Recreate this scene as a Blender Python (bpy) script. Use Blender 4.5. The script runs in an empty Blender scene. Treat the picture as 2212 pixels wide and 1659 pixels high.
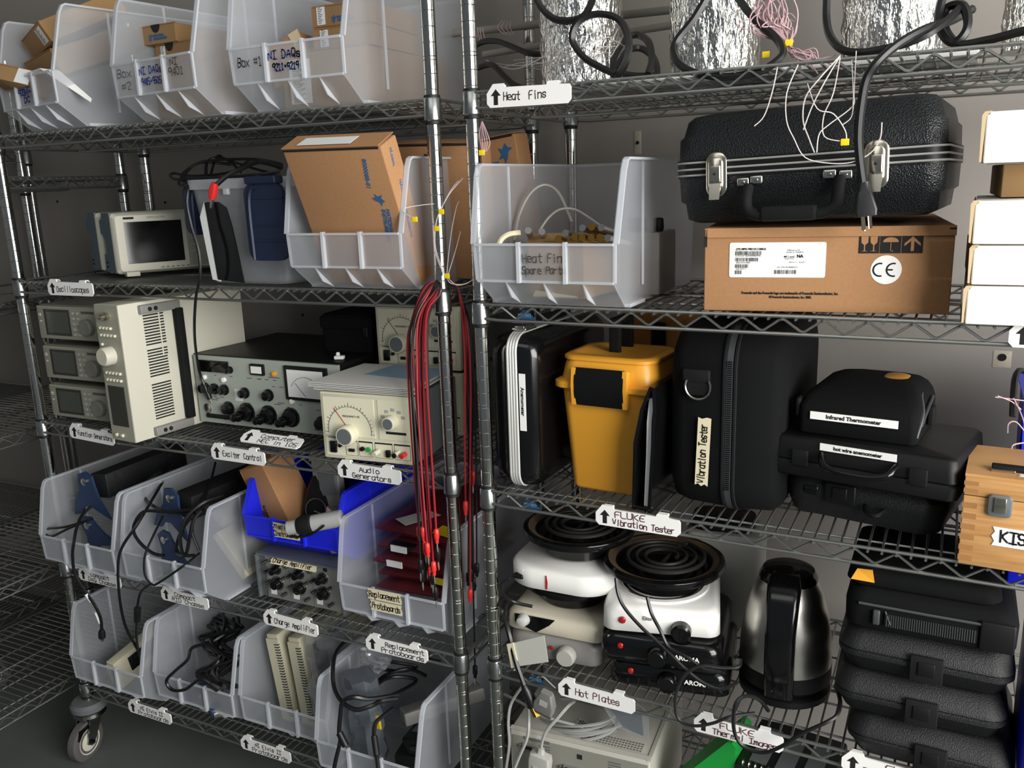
import bpy, math, random
from mathutils import Matrix, Vector, Euler
from math import sin, cos, pi, radians, sqrt, atan2

SC = bpy.context.scene
COL = SC.collection
R = math.radians
random.seed(7)

# ------------------------------------------------------------------ camera, world, light, exposure
cam_d = bpy.data.cameras.new('camera'); cam = bpy.data.objects.new('camera', cam_d); COL.objects.link(cam)
_r = Vector((0.902022, 0.430434, -0.032901)); _u = Vector((-0.069347, 0.219705, 0.973098)); _f = Vector((-0.426083, 0.875475, -0.228028))
_m = Matrix((_r, _u, -_f)).transposed().to_4x4(); _m.translation = Vector((0.7917, -1.3473, 0.5982))
cam.matrix_world = _m
cam_d.sensor_fit = 'HORIZONTAL'; cam_d.sensor_width = 36.0; cam_d.lens = 36.0*1842.36/2212; cam_d.clip_start = .05
SC.camera = cam

W = bpy.data.worlds.new('world'); SC.world = W; W.use_nodes = True
W.node_tree.nodes['Background'].inputs[0].default_value = (0.80, 0.90, 1.0, 1)
W.node_tree.nodes['Background'].inputs[1].default_value = 0.15

def area(name, loc, target, sx, sy, power, color):
    l = bpy.data.lights.new(name, 'AREA'); l.shape = 'RECTANGLE'; l.size = sx; l.size_y = sy; l.energy = power; l.color = color
    o = bpy.data.objects.new(name, l); COL.objects.link(o); o.location = loc
    o.rotation_euler = (Vector(target)-Vector(loc)).to_track_quat('-Z', 'Y').to_euler()
    return o
area('daylight_window', (2.75, -1.30, 0.80), (0.0, 0.15, 0.30), 2.3, 1.7, 170, (1.0, 0.985, 0.96))
area('ceiling_lamp', (0.2, -1.5, 1.65), (0.0, 0.1, 0.2), 1.2, 0.5, 3.0, (0.93, 0.97, 1.0))

SC.view_settings.view_transform = 'Standard'; SC.view_settings.look = 'None'
SC.view_settings.exposure = 0.0; SC.view_settings.gamma = 1.0; SC.view_settings.use_curve_mapping = False

# ------------------------------------------------------------------ materials
def lin(c):
    c = c/255.0
    return c/12.92 if c <= .04045 else ((c+.055)/1.055)**2.4
def rgb(h):
    return (lin(int(h[0:2],16)), lin(int(h[2:4],16)), lin(int(h[4:6],16)), 1)
MATS = {}
def mat(name, hexc, rough=.5, metal=0., bump=None, var=None, spec=.5, coat=0., stretch=(1,1,1), trans=0, alpha=1, voronoi=False):
    """bump=(scale,strength)  var=(scale,amount,hex2)"""
    m = bpy.data.materials.new(name); m.use_nodes = True; nt = m.node_tree; b = nt.nodes['Principled BSDF']
    b.inputs['Base Color'].default_value = rgb(hexc); b.inputs['Roughness'].default_value = rough; b.inputs['Metallic'].default_value = metal
    b.inputs['Specular IOR Level'].default_value = spec; b.inputs['Coat Weight'].default_value = coat
    b.inputs['Transmission Weight'].default_value = trans; b.inputs['Alpha'].default_value = alpha
    if bump or var:
        tc = nt.nodes.new('ShaderNodeTexCoord'); mp = nt.nodes.new('ShaderNodeMapping'); mp.inputs['Scale'].default_value = stretch
        nt.links.new(tc.outputs['Object'], mp.inputs[0])
    if var:
        n = nt.nodes.new('ShaderNodeTexNoise'); n.inputs['Scale'].default_value = var[0]; n.inputs['Detail'].default_value = 4
        mx = nt.nodes.new('ShaderNodeMix'); mx.data_type = 'RGBA'
        mx.inputs[6].default_value = rgb(hexc); mx.inputs[7].default_value = rgb(var[2])
        rr = nt.nodes.new('ShaderNodeMapRange'); rr.inputs[1].default_value = .35; rr.inputs[2].default_value = .65; rr.inputs[4].default_value = var[1]
        nt.links.new(mp.outputs[0], n.inputs['Vector']); nt.links.new(n.outputs[0], rr.inputs[0]); nt.links.new(rr.outputs[0], mx.inputs[0]); nt.links.new(mx.outputs[2], b.inputs['Base Color'])
    if bump:
        if voronoi:
            n2 = nt.nodes.new('ShaderNodeTexVoronoi'); n2.inputs['Scale'].default_value = bump[0]
        else:
            n2 = nt.nodes.new('ShaderNodeTexNoise'); n2.inputs['Scale'].default_value = bump[0]; n2.inputs['Detail'].default_value = 3
        bp = nt.nodes.new('ShaderNodeBump'); bp.inputs['Strength'].default_value = bump[1]; bp.inputs['Distance'].default_value = .002
        nt.links.new(mp.outputs[0], n2.inputs['Vector']); nt.links.new(n2.outputs[0], bp.inputs['Height']); nt.links.new(bp.outputs[0], b.inputs['Normal'])
    MATS[name] = m
    return m
def clearmat(name, hexc, transp, rough=.35, gloss=.08, transl=.5):
    """frosted plastic: part clear, part diffuse/translucent, with a soft sheen"""
    m = bpy.data.materials.new(name); m.use_nodes = True; nt = m.node_tree; nt.nodes.clear()
    out = nt.nodes.new('ShaderNodeOutputMaterial'); tr = nt.nodes.new('ShaderNodeBsdfTransparent'); df = nt.nodes.new('ShaderNodeBsdfDiffuse')
    tl = nt.nodes.new('ShaderNodeBsdfTranslucent'); gl = nt.nodes.new('ShaderNodeBsdfGlossy'); gl.inputs['Roughness'].default_value = rough
    for n in (df, tl): n.inputs[0].default_value = rgb(hexc)
    a = nt.nodes.new('ShaderNodeMixShader'); a.inputs[0].default_value = transl
    b = nt.nodes.new('ShaderNodeMixShader'); b.inputs[0].default_value = transp
    c = nt.nodes.new('ShaderNodeMixShader'); c.inputs[0].default_value = gloss
    nt.links.new(df.outputs[0], a.inputs[1]); nt.links.new(tl.outputs[0], a.inputs[2])
    nt.links.new(a.outputs[0], b.inputs[1]); nt.links.new(tr.outputs[0], b.inputs[2])
    nt.links.new(b.outputs[0], c.inputs[1]); nt.links.new(gl.outputs[0], c.inputs[2]); nt.links.new(c.outputs[0], out.inputs[0])
    MATS[name] = m
    return m
def wood(name, h1, h2):
    m = mat(name, h1, .45, bump=(60, .05), stretch=(1, 1, 1)); nt = m.node_tree; b = nt.nodes['Principled BSDF']
    tc = nt.nodes.new('ShaderNodeTexCoord'); mp = nt.nodes.new('ShaderNodeMapping'); mp.inputs['Scale'].default_value = (3, 3, 60)
    n = nt.nodes.new('ShaderNodeTexNoise'); n.inputs['Scale'].default_value = 3; n.inputs['Detail'].default_value = 6
    cr = nt.nodes.new('ShaderNodeValToRGB'); cr.color_ramp.elements[0].color = rgb(h1); cr.color_ramp.elements[1].color = rgb(h2)
    cr.color_ramp.elements[0].position = .35; cr.color_ramp.elements[1].position = .7
    nt.links.new(tc.outputs['Object'], mp.inputs[0]); nt.links.new(mp.outputs[0], n.inputs['Vector']); nt.links.new(n.outputs[0], cr.inputs[0]); nt.links.new(cr.outputs[0], b.inputs['Base Color'])
    return m
mat('chrome', 'bdbdb8', .13, 1.0)
mat('wire', 'a3a4a0', .37, .95)
mat('zinc', 'a3a6a4', .27, 1.0, bump=(120, .12))
mat('blackring', '0b0b0b', .6)
mat('wall', '8c8781', .85, var=(3, .35, '938e88'), bump=(25, .08))
mat('floor', '565b57', .75, var=(6, .5, '4b504c'))
mat('ceil', 'a9a9a4', .9)
mat('hole', '050505', .9); mat('patch', 'b3ab98', .85)
clearmat('binclear', 'e4e8ee', .73, .3, .07, .5)
clearmat('binrim', 'eceff4', .32, .3, .09, .45)
clearmat('bag', 'c9ced2', .80, .08, .16, .3)
clearmat('redbag', '84353d', .18, .15, .10, .4)
mat('binblue', '1a25d8', .38); mat('binblue_rim', '2530e0', .32)
mat('card', 'a87c54', .85, var=(180, .35, '9a6f48'), bump=(300, .08))
mat('card_dark', '9a6c42', .9); mat('kraft', '97784f', .85, var=(120, .4, '98744e'))
mat('card_white', 'f6f3ec', .75); mat('card_edge', 'cbb58f', .9)
mat('ink', '0e0e10', .8); mat('inkblue', '2b5c8c', .8); mat('penblue', '24479b', .8); mat('penred', '5c2430', .8); mat('pengray', '5b5a58', .8); mat('penbrown', '3a2a28', .8)
mat('paper', 'f5f4f0', .8); mat('masking', 'd9cfae', .8); mat('tapewhite', 'e2e4e2', .7); mat('tag', 'efeeea', .35); mat('tapegray', 'b9b9b0', .7)
mat('black', '0b0b0c', .5, spec=.35); mat('black_gloss', '0b0b0c', .16); mat('black_soft', '0b0c0d', .8, bump=(500, .15), spec=.3); mat('black_leather', '101316', .40, bump=(420, .5), voronoi=True)
mat('black_hard', '131415', .48, bump=(600, .6)); mat('black_fabric', '08090a', .9, bump=(900, .3), spec=.2); mat('zip', '3a3c3e', .5)
mat('cord', '121213', .4); mat('cord_gray', '9b9b98', .5); mat('cord_thin', '1b1b1c', .45)
mat('red_ins', '96232a', .4); mat('red_plug', 'd9302c', .35); mat('silver', 'c9c7c0', .25, 1.0); mat('nickel', 'd0c9b8', .2, 1.0); mat('gold', 'b98d3e', .28, 1.0)
mat('foil', 'dededa', .22, 1.0, bump=(75, 1.0), stretch=(1, 1, .4)); MATS['foil'].node_tree.nodes['Bump'].inputs['Distance'].default_value = .012; mat('foam_white', 'd9d8d2', .7)
mat('pink', 'c3a3a6', .55); mat('pinkwhite', 'd9cfcb', .55); mat('yellow', 'f2cf16', .5); mat('rodgray', '8d8a82', .5)
mat('orange', 'e6a232', .38, bump=(300, .04)); mat('orange_shaded', 'a8732e', .8, bump=(600, .2))  # second orange is darker: shadow on the rear case put into its colour
mat('beige', '9f9d8e', .5); mat('beige_light', 'cac7b6', .5); mat('instgray', '838278', .5); mat('cream', 'd6d2b8', .45); mat('creamface', 'e0dcc2', .5)
mat('panelgreen', 'a9b0a6', .5); mat('scopeblue', '5f7380', .6); mat('screen', '070807', .12); mat('lcd', '4c4f48', .25); mat('lcd_dark', '33352f', .3)
mat('steelgray', '6f7476', .45, .3); mat('alupanel', '9d9d98', .4, .5); mat('navy', '1c2740', .45); mat('navy2', '223556', .45); mat('boardgreen', '17803a', .5); mat('green_bright', '1d9d3e', .45)
mat('white_enamel', 'ecebe6', .22, coat=.5); mat('beige_enamel', 'cfc8b4', .35); mat('gray_enamel', '85837f', .4); mat('coil', '2b2a29', .5, .4); mat('burnt', '3d3833', .55, var=(18, .8, '5e4a33')); mat('red_lamp', 'a61f1c', .15)
mat('steel_brushed', 'd2cfc8', .3, 1.0, bump=(20, .1), stretch=(40, 40, .5)); mat('band', 'cfcfca', .35, .3); mat('alu_dull', 'b5b5b2', .38, .35); mat('rubber', '545250', .7); mat('caster_white', 'c9c5b3', .5); mat('caster_gray', '5e6163', .55)
wood('wood', 'c99a63', 'b07d47'); mat('wood_dark', '9c6f3f', .6); mat('antistatic', '6a7078', .25, .5, bump=(40, .6)); mat('clearplug', 'c9c9c4', .2, .2); mat('badge', '1f4668', .4); mat('badge_text', '6e93b4', .5)
mat('board_beige', 'c5bfa6', .6); mat('pcb', '3b3f3a', .5); mat('gray_plastic', 'a9a8a1', .5); mat('gray_case', 'b0aea3', .5); mat('dsub', '9a9a96', .4, .6); mat('bluesheet', '8aa5bd', .6); mat('label_yellow', 'd9b91c', .5); mat('cableblack2', '1a1b1d', .5)

# ------------------------------------------------------------------ mesh builder
def rr(sx, sy, r, n=5, cx=0, cy=0):
    r = max(min(r, sx/2-1e-5, sy/2-1e-5), 1e-5); p = []
    for k, (ux, uy) in enumerate(((1,1),(-1,1),(-1,-1),(1,-1))):
        for i in range(n+1):
            a = pi/2*(k+i/n); p.append((cx+ux*(sx/2-r)+r*cos(a), cy+uy*(sy/2-r)+r*sin(a)))
    return p
AX = {'z': lambda a,b,c: (a,b,c), 'y': lambda a,b,c: (a,c,b), 'x': lambda a,b,c: (c,a,b)}
class MB:
    def __init__(s): s.v=[]; s.f=[]; s.m=[]; s.T=None
    def add(s, vs, fs, mi=0):
        o = len(s.v)
        s.v += [tuple(s.T @ Vector(p)) for p in vs] if s.T is not None else [tuple(p) for p in vs]
        s.f += [tuple(i+o for i in f) for f in fs]; s.m += [mi]*len(fs); return s
    def box(s, x0,x1,y0,y1,z0,z1, mi=0):
        return s.add([(x0,y0,z0),(x1,y0,z0),(x1,y1,z0),(x0,y1,z0),(x0,y0,z1),(x1,y0,z1),(x1,y1,z1),(x0,y1,z1)], [(0,3,2,1),(4,5,6,7),(0,1,5,4),(1,2,6,5),(2,3,7,6),(3,0,4,7)], mi)
    def loft(s, L, mi=0, cap=(1,1)):
        n = len(L[0]); vs = [p for l in L for p in l]; fs = []
        for k in range(len(L)-1):
            for i in range(n):
                j = (i+1) % n; fs.append((k*n+i, k*n+j, (k+1)*n+j, (k+1)*n+i))
        if cap[0]: fs.append(tuple(range(n-1,-1,-1)))
        if cap[1]: fs.append(tuple(range((len(L)-1)*n, len(L)*n)))
        return s.add(vs, fs, mi)
    def rloft(s, L, mi=0, ax='z', n=5, cap=(1,1)):
        """L: (h, sx, sy, r, cx, cy)"""
        A = AX[ax]
        return s.loft([[A(a,b,l[0]) for a,b in rr(l[1],l[2],l[3],n,*(l[4:6] if len(l)>4 else (0,0)))] for l in L], mi, cap)
    def rbox(s, c, sz, r, rv=None, mi=0, ax='z', seg=2, n=4):
        """rounded block: fillet r on the caps, corner radius rv seen along ax"""
        A = AX[ax]; rv = rv or r
        if ax=='z': a,b,h = sz; ca,cb,ch = c
        elif ax=='y': a,h,b = sz; ca,ch,cb = c
        else: h,a,b = sz; ch,ca,cb = c
        L = []
        for sg in (-1,1):
            ks = range(seg+1) if sg<0 else range(seg,-1,-1)
            for k in ks:
                t = pi/2*k/seg; ins = r*(1-sin(t)); L.append((ch+sg*(h/2-r*(1-cos(t))), a-2*ins, b-2*ins, max(rv-ins, 2e-4), ca, cb))
        return s.rloft(L, mi, ax, n)
    def prism(s, poly, d0, d1, mi=0, ax='y'):
        A = AX[ax]; n = len(poly)
        return s.add([A(a,b,d0) for a,b in poly]+[A(a,b,d1) for a,b in poly], [tuple(range(n)), tuple(range(2*n-1,n-1,-1))]+[(i,(i+1)%n+0,(i+1)%n+n,i+n) for i in range(n)], mi)
    def cyl(s, p0, p1, r, n=12, mi=0, r1=None, cap=(1,1)):
        return s.tube([p0,p1], [r, r if r1 is None else r1], n, mi, cap=cap)
    def tube(s, pts, r, n=6, mi=0, close=False, cap=(1,1)):
        P = [Vector(p) for p in pts]; N = len(P); rs = r if isinstance(r,(list,tuple)) else [r]*N
        t = (P[1]-P[0]).normalized(); u = t.orthogonal().normalized(); L = []
        for i in range(N):
            if close: d = P[(i+1)%N]-P[i-1]
            else: d = P[min(i+1,N-1)]-P[max(i-1,0)]
            if d.length < 1e-9: d = t
            d.normalize(); u = (u-d*u.dot(d)); u = u.normalized() if u.length>1e-6 else d.orthogonal().normalized(); w = d.cross(u); t = d
            L.append([P[i]+(u*cos(2*pi*k/n)+w*sin(2*pi*k/n))*rs[i] for k in range(n)])
        if close: L.append(L[0]); return s.loft(L, mi, (0,0))
        return s.loft(L, mi, cap)
    def lathe(s, prof, c=(0,0,0), n=24, mi=0, ax='z', cap=(1,1)):
        A = AX[ax]; 
        return s.loft([[tuple(Vector(c)+Vector(A(max(r,1e-5)*cos(2*pi*k/n), max(r,1e-5)*sin(2*pi*k/n), h))) for k in range(n)] for r,h in prof], mi, cap)
    def torus(s, c, Rr, r, n=28, k=6, mi=0, a0=0, a1=2*pi, ax='z'):
        A = AX[ax]; full = abs(a1-a0-2*pi)<1e-6; m = n if full else n+1
        return s.tube([Vector(c)+Vector(A(Rr*cos(a0+(a1-a0)*i/n), Rr*sin(a0+(a1-a0)*i/n), 0)) for i in range(m)], r, k, mi, close=full)
    def quad(s, a,b,c,d, mi=0): return s.add([a,b,c,d], [(0,1,2,3)], mi)
    def slab(s, poly, t, mi=0):
        P = [Vector(p) for p in poly]; nrm = (P[1]-P[0]).cross(P[2]-P[0]).normalized()*t; n = len(P)
        return s.add([tuple(p) for p in P]+[tuple(p+nrm) for p in P], [tuple(range(n-1,-1,-1)), tuple(range(n,2*n))]+[(i,(i+1)%n,(i+1)%n+n,i+n) for i in range(n)], mi)
    def mesh(s, name, mats, smooth=40):
        me = bpy.data.meshes.new(name); me.from_pydata(s.v, [], s.f)
        for m in ([mats] if isinstance(mats,str) else mats): me.materials.append(MATS[m])
        me.polygons.foreach_set('material_index', s.m); me.update()
        if smooth:
            me.polygons.foreach_set('use_smooth', [True]*len(me.polygons))
            me.set_sharp_from_angle(angle=R(smooth))
        return me
    def build(s, name, mats, parent=None, loc=(0,0,0), rot=(0,0,0), smooth=40):
        return link(name, s.mesh(name, mats, smooth), parent, loc, rot)
def link(name, me, parent=None, loc=(0,0,0), rot=(0,0,0)):
    o = bpy.data.objects.new(name, me); COL.objects.link(o); o.location = loc; o.rotation_euler = rot
    if parent is not None: o.parent = parent
    return o
def tag(o, label, cat, group=None, kind=None):
    if label: o['label'] = label
    if cat: o['category'] = cat
    if group: o['group'] = group
    if kind: o['kind'] = kind
    return o
def thing(name, label, cat, loc=(0,0,0), rz=0, group=None, rot=None):
    o = bpy.data.objects.new(name, None); o.empty_display_size = .05; COL.objects.link(o)
    o.location = loc; o.rotation_euler = rot if rot else (0,0,rz)
    return tag(o, label, cat, group)
def copy_tree(o, parent=None):
    c = o.copy(); COL.objects.link(c)
    if parent is not None: c.parent = parent
    for ch in [x for x in bpy.data.objects if x.parent == o and x != c]: copy_tree(ch, c)
    return c
TH = -0.0305; GX, GY = 0.0780, 0.0002
def RW(u, v, z): return (GX+cos(TH)*u-sin(TH)*v, GY+sin(TH)*u+cos(TH)*v, z)
def spline(P, k=6, close=False):
    P = [Vector(p) for p in P]; n = len(P); out = []
    for i in range(n if close else n-1):
        a,b,c,d = (P[(i-1)%n],P[i],P[(i+1)%n],P[(i+2)%n]) if close else (P[max(i-1,0)],P[i],P[i+1],P[min(i+2,n-1)])
        for j in range(k):
            t = j/k; out.append(.5*((2*b)+(c-a)*t+(2*a-5*b+4*c-d)*t*t+(3*b-a-3*c+d)*t**3))
    if not close: out.append(P[-1])
    return out

# ------------------------------------------------------------------ lettering
_tc = {}
def printed(parent, s, size, m, loc, rot=(R(90),0,0), align='CENTER', name='lettering', sx=1.0, bold=0.0, shear=0.0):
    key = (s,size,align,sx,bold,shear)
    if key not in _tc:
        cu = bpy.data.curves.new('t','FONT'); cu.body = s; cu.size = size; cu.align_x = align; cu.align_y = 'CENTER'; cu.extrude = .00015; cu.offset = bold; cu.resolution_u = 3; cu.shear = shear
        ob = bpy.data.objects.new('t', cu); me = bpy.data.meshes.new_from_object(ob); bpy.data.objects.remove(ob); bpy.data.curves.remove(cu)
        if sx != 1.0:
            for v in me.vertices: v.co.x *= sx
        _tc[key] = me
    me = _tc[key].copy(); me.materials.clear(); me.materials.append(MATS[m])
    return link(name, me, parent, loc, rot)
GL = {'A':'022842;1434','B':'02082838473525053544432202','C':'47281806041222 43','D':'02082846442202','E':'480802 42;0535','F':'480802;0535','G':'472818060412324445 25','H':'0208;4842;0545','I':'0242;0848;2228','J':'4843221203','K':'0208;480542','L':'080242','M':'0208254842','N':'02084248','O':'1806041232444638 18','P':'02083847463505','Q':'18060412324446381 8;2441','R':'020838474635052542','S':'4738180706153544433212 03','T':'0848;2822','U':'08031232434 8','V':'082248','W':'0812253248','X':'0248;0842','Y':'082548;2522','Z':'08480242',
'a':'4616050312324 4;4642','b':'08023243453606','c':'453616050312 3243','d':'484212030516 46','e':'0444453616050312 42','f':'4738281712;0535','g':'461605041343;46413010','h':'0802;0516364542','i':'2622;2728','j':'36312010;3738','k':'0802;460442','l':'2822','m':'0206;05162522;25364542','n':'0206;0516364542','o':'160503123243453616','p':'0006;05163645433212 03','q':'404616050312 3243','r':'0206;051636','s':'45361605143443321203','t':'28233242;0646','u':'0603123243;4642','v':'062246','w':'0612243246','x':'0246;0642','y':'0623;46231000','z':'06460242',
'0':'180604123244463818','1':'172822;1232','2':'071838474602 42','3':'0718384735444332 12 03;1535','4':'380444;3832','5':'48080535444332 02','6':'481805031232434435 05','7':'084822','8':'251617283736251413223334 25','9':'46351506071838474 2','#':'1713;3733;0646;0444','+':'2624;1535','-':'1535',' ':'','/':'0248','!':'2824;2322','.':'2223','(':'38261 422'}
def _strokes(ch):
    out = []
    for pl in GL.get(ch,'').replace(' ','').split(';'):
        if pl: out.append([(int(pl[i]), int(pl[i+1])-2) for i in range(0,len(pl)-1,2)])
    return out
def hand(parent, lines, m, th=.0016, loc=(0,0,0), rot=(0,0,0), name='lettering', jit=.25, fade=0):
    """lines: (text, x0, z0, height of a capital, total width)  written on the plane facing -y"""
    mb = MB(); rnd = random.Random(sum(map(ord, lines[0][0])))
    for text, x0, z0, h, w in lines:
        adv = w/max(len(text),1); sx = adv*.78/4; sz = h/6
        for k, ch in enumerate(text):
            dz = rnd.uniform(-1,1)*h*.06*jit*4; sl = rnd.uniform(-.12,.2)*jit*2
            for st in _strokes(ch):
                pts = [(x0+k*adv+(px+sl*pz)*sx+rnd.uniform(-1,1)*sx*jit, z0+dz+pz*sz+rnd.uniform(-1,1)*sz*jit) for px,pz in st]
                q = [pts[0]]
                for a,b in zip(pts[:-1], pts[1:]): q += [(a[0]*.75+b[0]*.25,a[1]*.75+b[1]*.25),(a[0]*.25+b[0]*.75,a[1]*.25+b[1]*.75)]
                q.append(pts[-1])
                for a,b in zip(q[:-1], q[1:]):
                    dx,dz2 = b[0]-a[0], b[1]-a[1]; l = math.hypot(dx,dz2)
                    if l < 1e-6: continue
                    ex,ez = dx/l*th*.5, dz2/l*th*.5; nx,nz = -ez, ex
                    mb.add([(a[0]-ex+nx,-.0004,a[1]-ez+nz),(b[0]+ex+nx,-.0004,b[1]+ez+nz),(b[0]+ex-nx,-.0004,b[1]+ez-nz),(a[0]-ex-nx,-.0004,a[1]-ez-nz)], [(3,2,1,0)])
    return mb.build(name, m, parent, loc, rot, smooth=0)
def cable(name, label, pts, r, m='cord', cat='cable', group=None, k=6, n=6, ends=(), close=False):
    """a flexible cord; ends: list of (kind, index 0/-1)"""
    S = spline(pts, k, close)
    mb = MB().tube(S, r, n, 0, close=close)
    o = mb.build(name, m); tag(o, label, cat, group)
    for kind, idx in ends:
        p = S[0] if idx==0 else S[-1]; d = (S[0]-S[1] if idx==0 else S[-1]-S[-2]).normalized(); plug(o, kind, p, d, r)
    return o
def plug(o, kind, p, d, r):
    e = MB()
    if kind=='usb':
        e.tube([p-d*.004,p+d*.004,p+d*.022,p+d*.024],[r*1.2,r*2.0,r*2.2,r*1.6],8).build('plug_body','cord',o); MB().tube([p+d*.024,p+d*.034],[r*1.1,r*1.1],4).build('plug_tip','silver',o)
    elif kind=='barrel':
        e.tube([p-d*.006,p+d*.002,p+d*.03,p+d*.032],[r*1.1,r*1.9,r*2.0,r*1.3],10).build('plug_body','cord',o); MB().tube([p+d*.032,p+d*.042],[r*.9,r*.9],8).build('plug_tip','silver',o)
    elif kind.startswith('banana'):
        mm = 'red_plug' if kind.endswith('red') else 'black'
        e.tube([p-d*.003,p,p+d*.016,p+d*.018,p+d*.026],[r*1.5,r*2.7,r*2.7,r*2.0,r*1.7],8).build('plug_body',mm,o); MB().tube([p+d*.026,p+d*.036,p+d*.044],[.0013,.0021,.001],6).build('plug_pin','silver',o)
# ------------------------------------------------------------------ the room
def struct(name, mb, m, parent=None, smooth=0):
    o = mb.build(name, m, parent, smooth=smooth)
    if parent is None: o['kind'] = 'structure'
    return o
FLOOR = -0.880
wb = struct('wall_back', MB().box(-3.4,3.2,.56,.66,FLOOR-.05,1.9), 'wall')
struct('wall_left', MB().box(-3.4,-3.3,-2.6,.56,FLOOR-.05,1.9), 'wall')
struct('floor', MB().box(-3.4,3.2,-2.8,.56,FLOOR-.05,FLOOR), 'floor')
struct('ceiling', MB().box(-3.4,3.2,-2.8,.56,1.85,1.9), 'ceil')
for k,(x,z) in enumerate(((-1.743,.592),(-1.268,.579),(-.788,.257),(.944,.233),(.196,.679))):
    r = .0075 if k==3 else .004
    if k>=3: MB().rbox((x,.5597,z-.004*(k==3)),(.032 if k==3 else .016,.001,.034 if k==3 else .05),.0004,.002,ax='y').build('filler_patch','patch',wb)
    MB().lathe([(r,.5575),(r*.8,.5590),(0,.5592)],(x,0,z),14,0,'y').build('anchor_hole','hole',wb)

# ------------------------------------------------------------------ wire shelving
_cache = {}
def shelf_mesh(Wd, D):
    if ('s',Wd,D) in _cache: return _cache[('s',Wd,D)]
    mb = MB(); RT, RZ = .0030, .0021
    def truss(P, Q, n0):
        P = Vector(P); Q = Vector(Q); L = (Q-P).length; e = (Q-P)/L
        for dz in (0,-.027):
            s = .010
            mb.tube([P+e*s+Vector((0,0,dz+.002*(dz<0))), P+e*(s+.03)+Vector((0,0,dz)), Q-e*(s+.03)+Vector((0,0,dz)), Q-e*s+Vector((0,0,dz+.002*(dz<0)))], RT, 8)
        pts = [P+e*(n0-.017)+Vector((0,0,-.014))]; x = n0; up = True
        while x < L-.02:
            z = -.0045 if up else -.0228
            pts += [P+e*(x-.004)+Vector((0,0,z-.0012*(1 if up else -1))), P+e*x+Vector((0,0,z)), P+e*(x+.004)+Vector((0,0,z-.0012*(1 if up else -1)))]
            x += .03; up = not up
        mb.tube(pts, RZ, 5)
    truss((0,-.008,0),(Wd,-.008,0),.047); truss((0,D+.008,0),(Wd,D+.008,0),.047); truss((0,D/2,-.004),(Wd,D/2,-.004),.047)
    truss((-.008,0,0),(-.008,D,0),.04); truss((Wd+.008,0,0),(Wd+.008,D,0),.04)
    x = .027
    while x < Wd-.015:
        mb.tube([(x,-.0135,-.0042),(x,D+.0135,-.0042)], RZ, 5); x += .02
    for y in (.0375,.13,.29,D-.0375): mb.tube([(.0,y,-.0075),(Wd,y,-.0075)], RZ, 5)
    me = mb.mesh('wire_shelf','wire'); _cache[('s',Wd,D)] = me; return me
def collar_mesh():
    if 'c' not in _cache:
        mb = MB().lathe([(.0150,-.036),(.0168,-.034),(.0160,.001),(.0148,.003)],n=20)
        mb.lathe([(.0130,-.042),(.0146,-.041),(.0146,-.036)],n=20,mi=1); mb.lathe([(.0146,.003),(.0144,.007),(.0128,.008)],n=20,mi=1)
        _cache['c'] = mb.mesh('shelf_collar',['zinc','blackring'])
    return _cache['c']
def post_mesh(z0,z1):
    if ('p',z0,z1) not in _cache:
        rs = [(.0127,z0)]; n = math.ceil(z0/.0254)
        while n*.0254 < z1:
            for d in ((-.003,.003) if n%8==0 else (0,)):
                z = n*.0254+d; rs += [(.0127,z-.0009),(.0120,z),(.0127,z+.0009)]
            n += 1
        rs.append((.0127,z1)); rs.append((.010,z1+.004))
        _cache[('p',z0,z1)] = MB().lathe(rs,n=20).mesh('post','chrome',30)
    return _cache[('p',z0,z1)]
def caster(parent, loc, rz):
    c = MB().lathe([(.012,.0),(.014,-.02),(.014,-.03)],n=14).build('caster','chrome',parent,loc,(0,0,rz))
    MB().lathe([(.013,-.004),(.040,-.006),(.047,-.014),(.047,-.026),(.040,-.033),(.013,-.034)],n=28).build('bumper','caster_gray',c)
    f = MB().lathe([(.012,-.034),(.040,-.035),(.042,-.044),(.036,-.052),(.012,-.053)],n=24)
    for s in (-1,1): f.prism([(-.022,-.050),(.026,-.050),(.046,-.112),(.030,-.124),(.016,-.112)],s*.021-.0015,s*.021+.0015)
    f.build('fork','chrome',c)
    MB().lathe([(.034,-.013),(.044,-.015),(.0545,-.010),(.0555,0),(.0545,.010),(.044,.015),(.034,.013)],(.030,0,-.112),28,0,'y').build('tire','rubber',c)
    MB().lathe([(.006,-.018),(.012,-.017),(.030,-.012),(.036,-.014),(.036,.014),(.030,.012),(.012,.017),(.006,.018)],(.030,0,-.112),24,0,'y').build('wheel_hub','caster_white',c)
    MB().prism([(-.012,-.060),(.058,-.066),(.070,-.088),(.064,-.090),(.050,-.074),(-.012,-.068)],-.017,.017).cyl((.03,-.028,-.112),(.03,.028,-.112),.006,8).build('brake_lever','black_gloss',c)
def unit(name, label, loc, rz, Wd, D, zs, z1, casters=True, badges=(), group=None):
    t = thing(name, label, 'shelving unit', loc, rz, group); z0 = -.725
    for x,y in ((0,0),(Wd,0),(0,D),(Wd,D)):
        p = link('post', post_mesh(z0,z1), t, (x,y,0))
        if casters: caster(p, (0,0,z0+.003+.0), R(-80) if (x,y)==(0,0) else R(30))
    for a in zs:
        s = link('wire_shelf', shelf_mesh(Wd,D), t, (0,0,a))
        for x,y in ((0,0),(Wd,0),(0,D),(Wd,D)): link('collar', collar_mesh(), s, (x,y,0))
        if a in badges:
            b = MB().prism([(.047+.024,-.0225),(.137-.024,-.0225),(.113-.018,-.006),(.089,-.006)],-.0062,-.0052).build('badge','badge',s,(-.0,0,-.001))
            printed(b,'METRO',.0085,'badge_text',(.0915,-.0064,-.0155),sx=.9)
    return t
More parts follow.
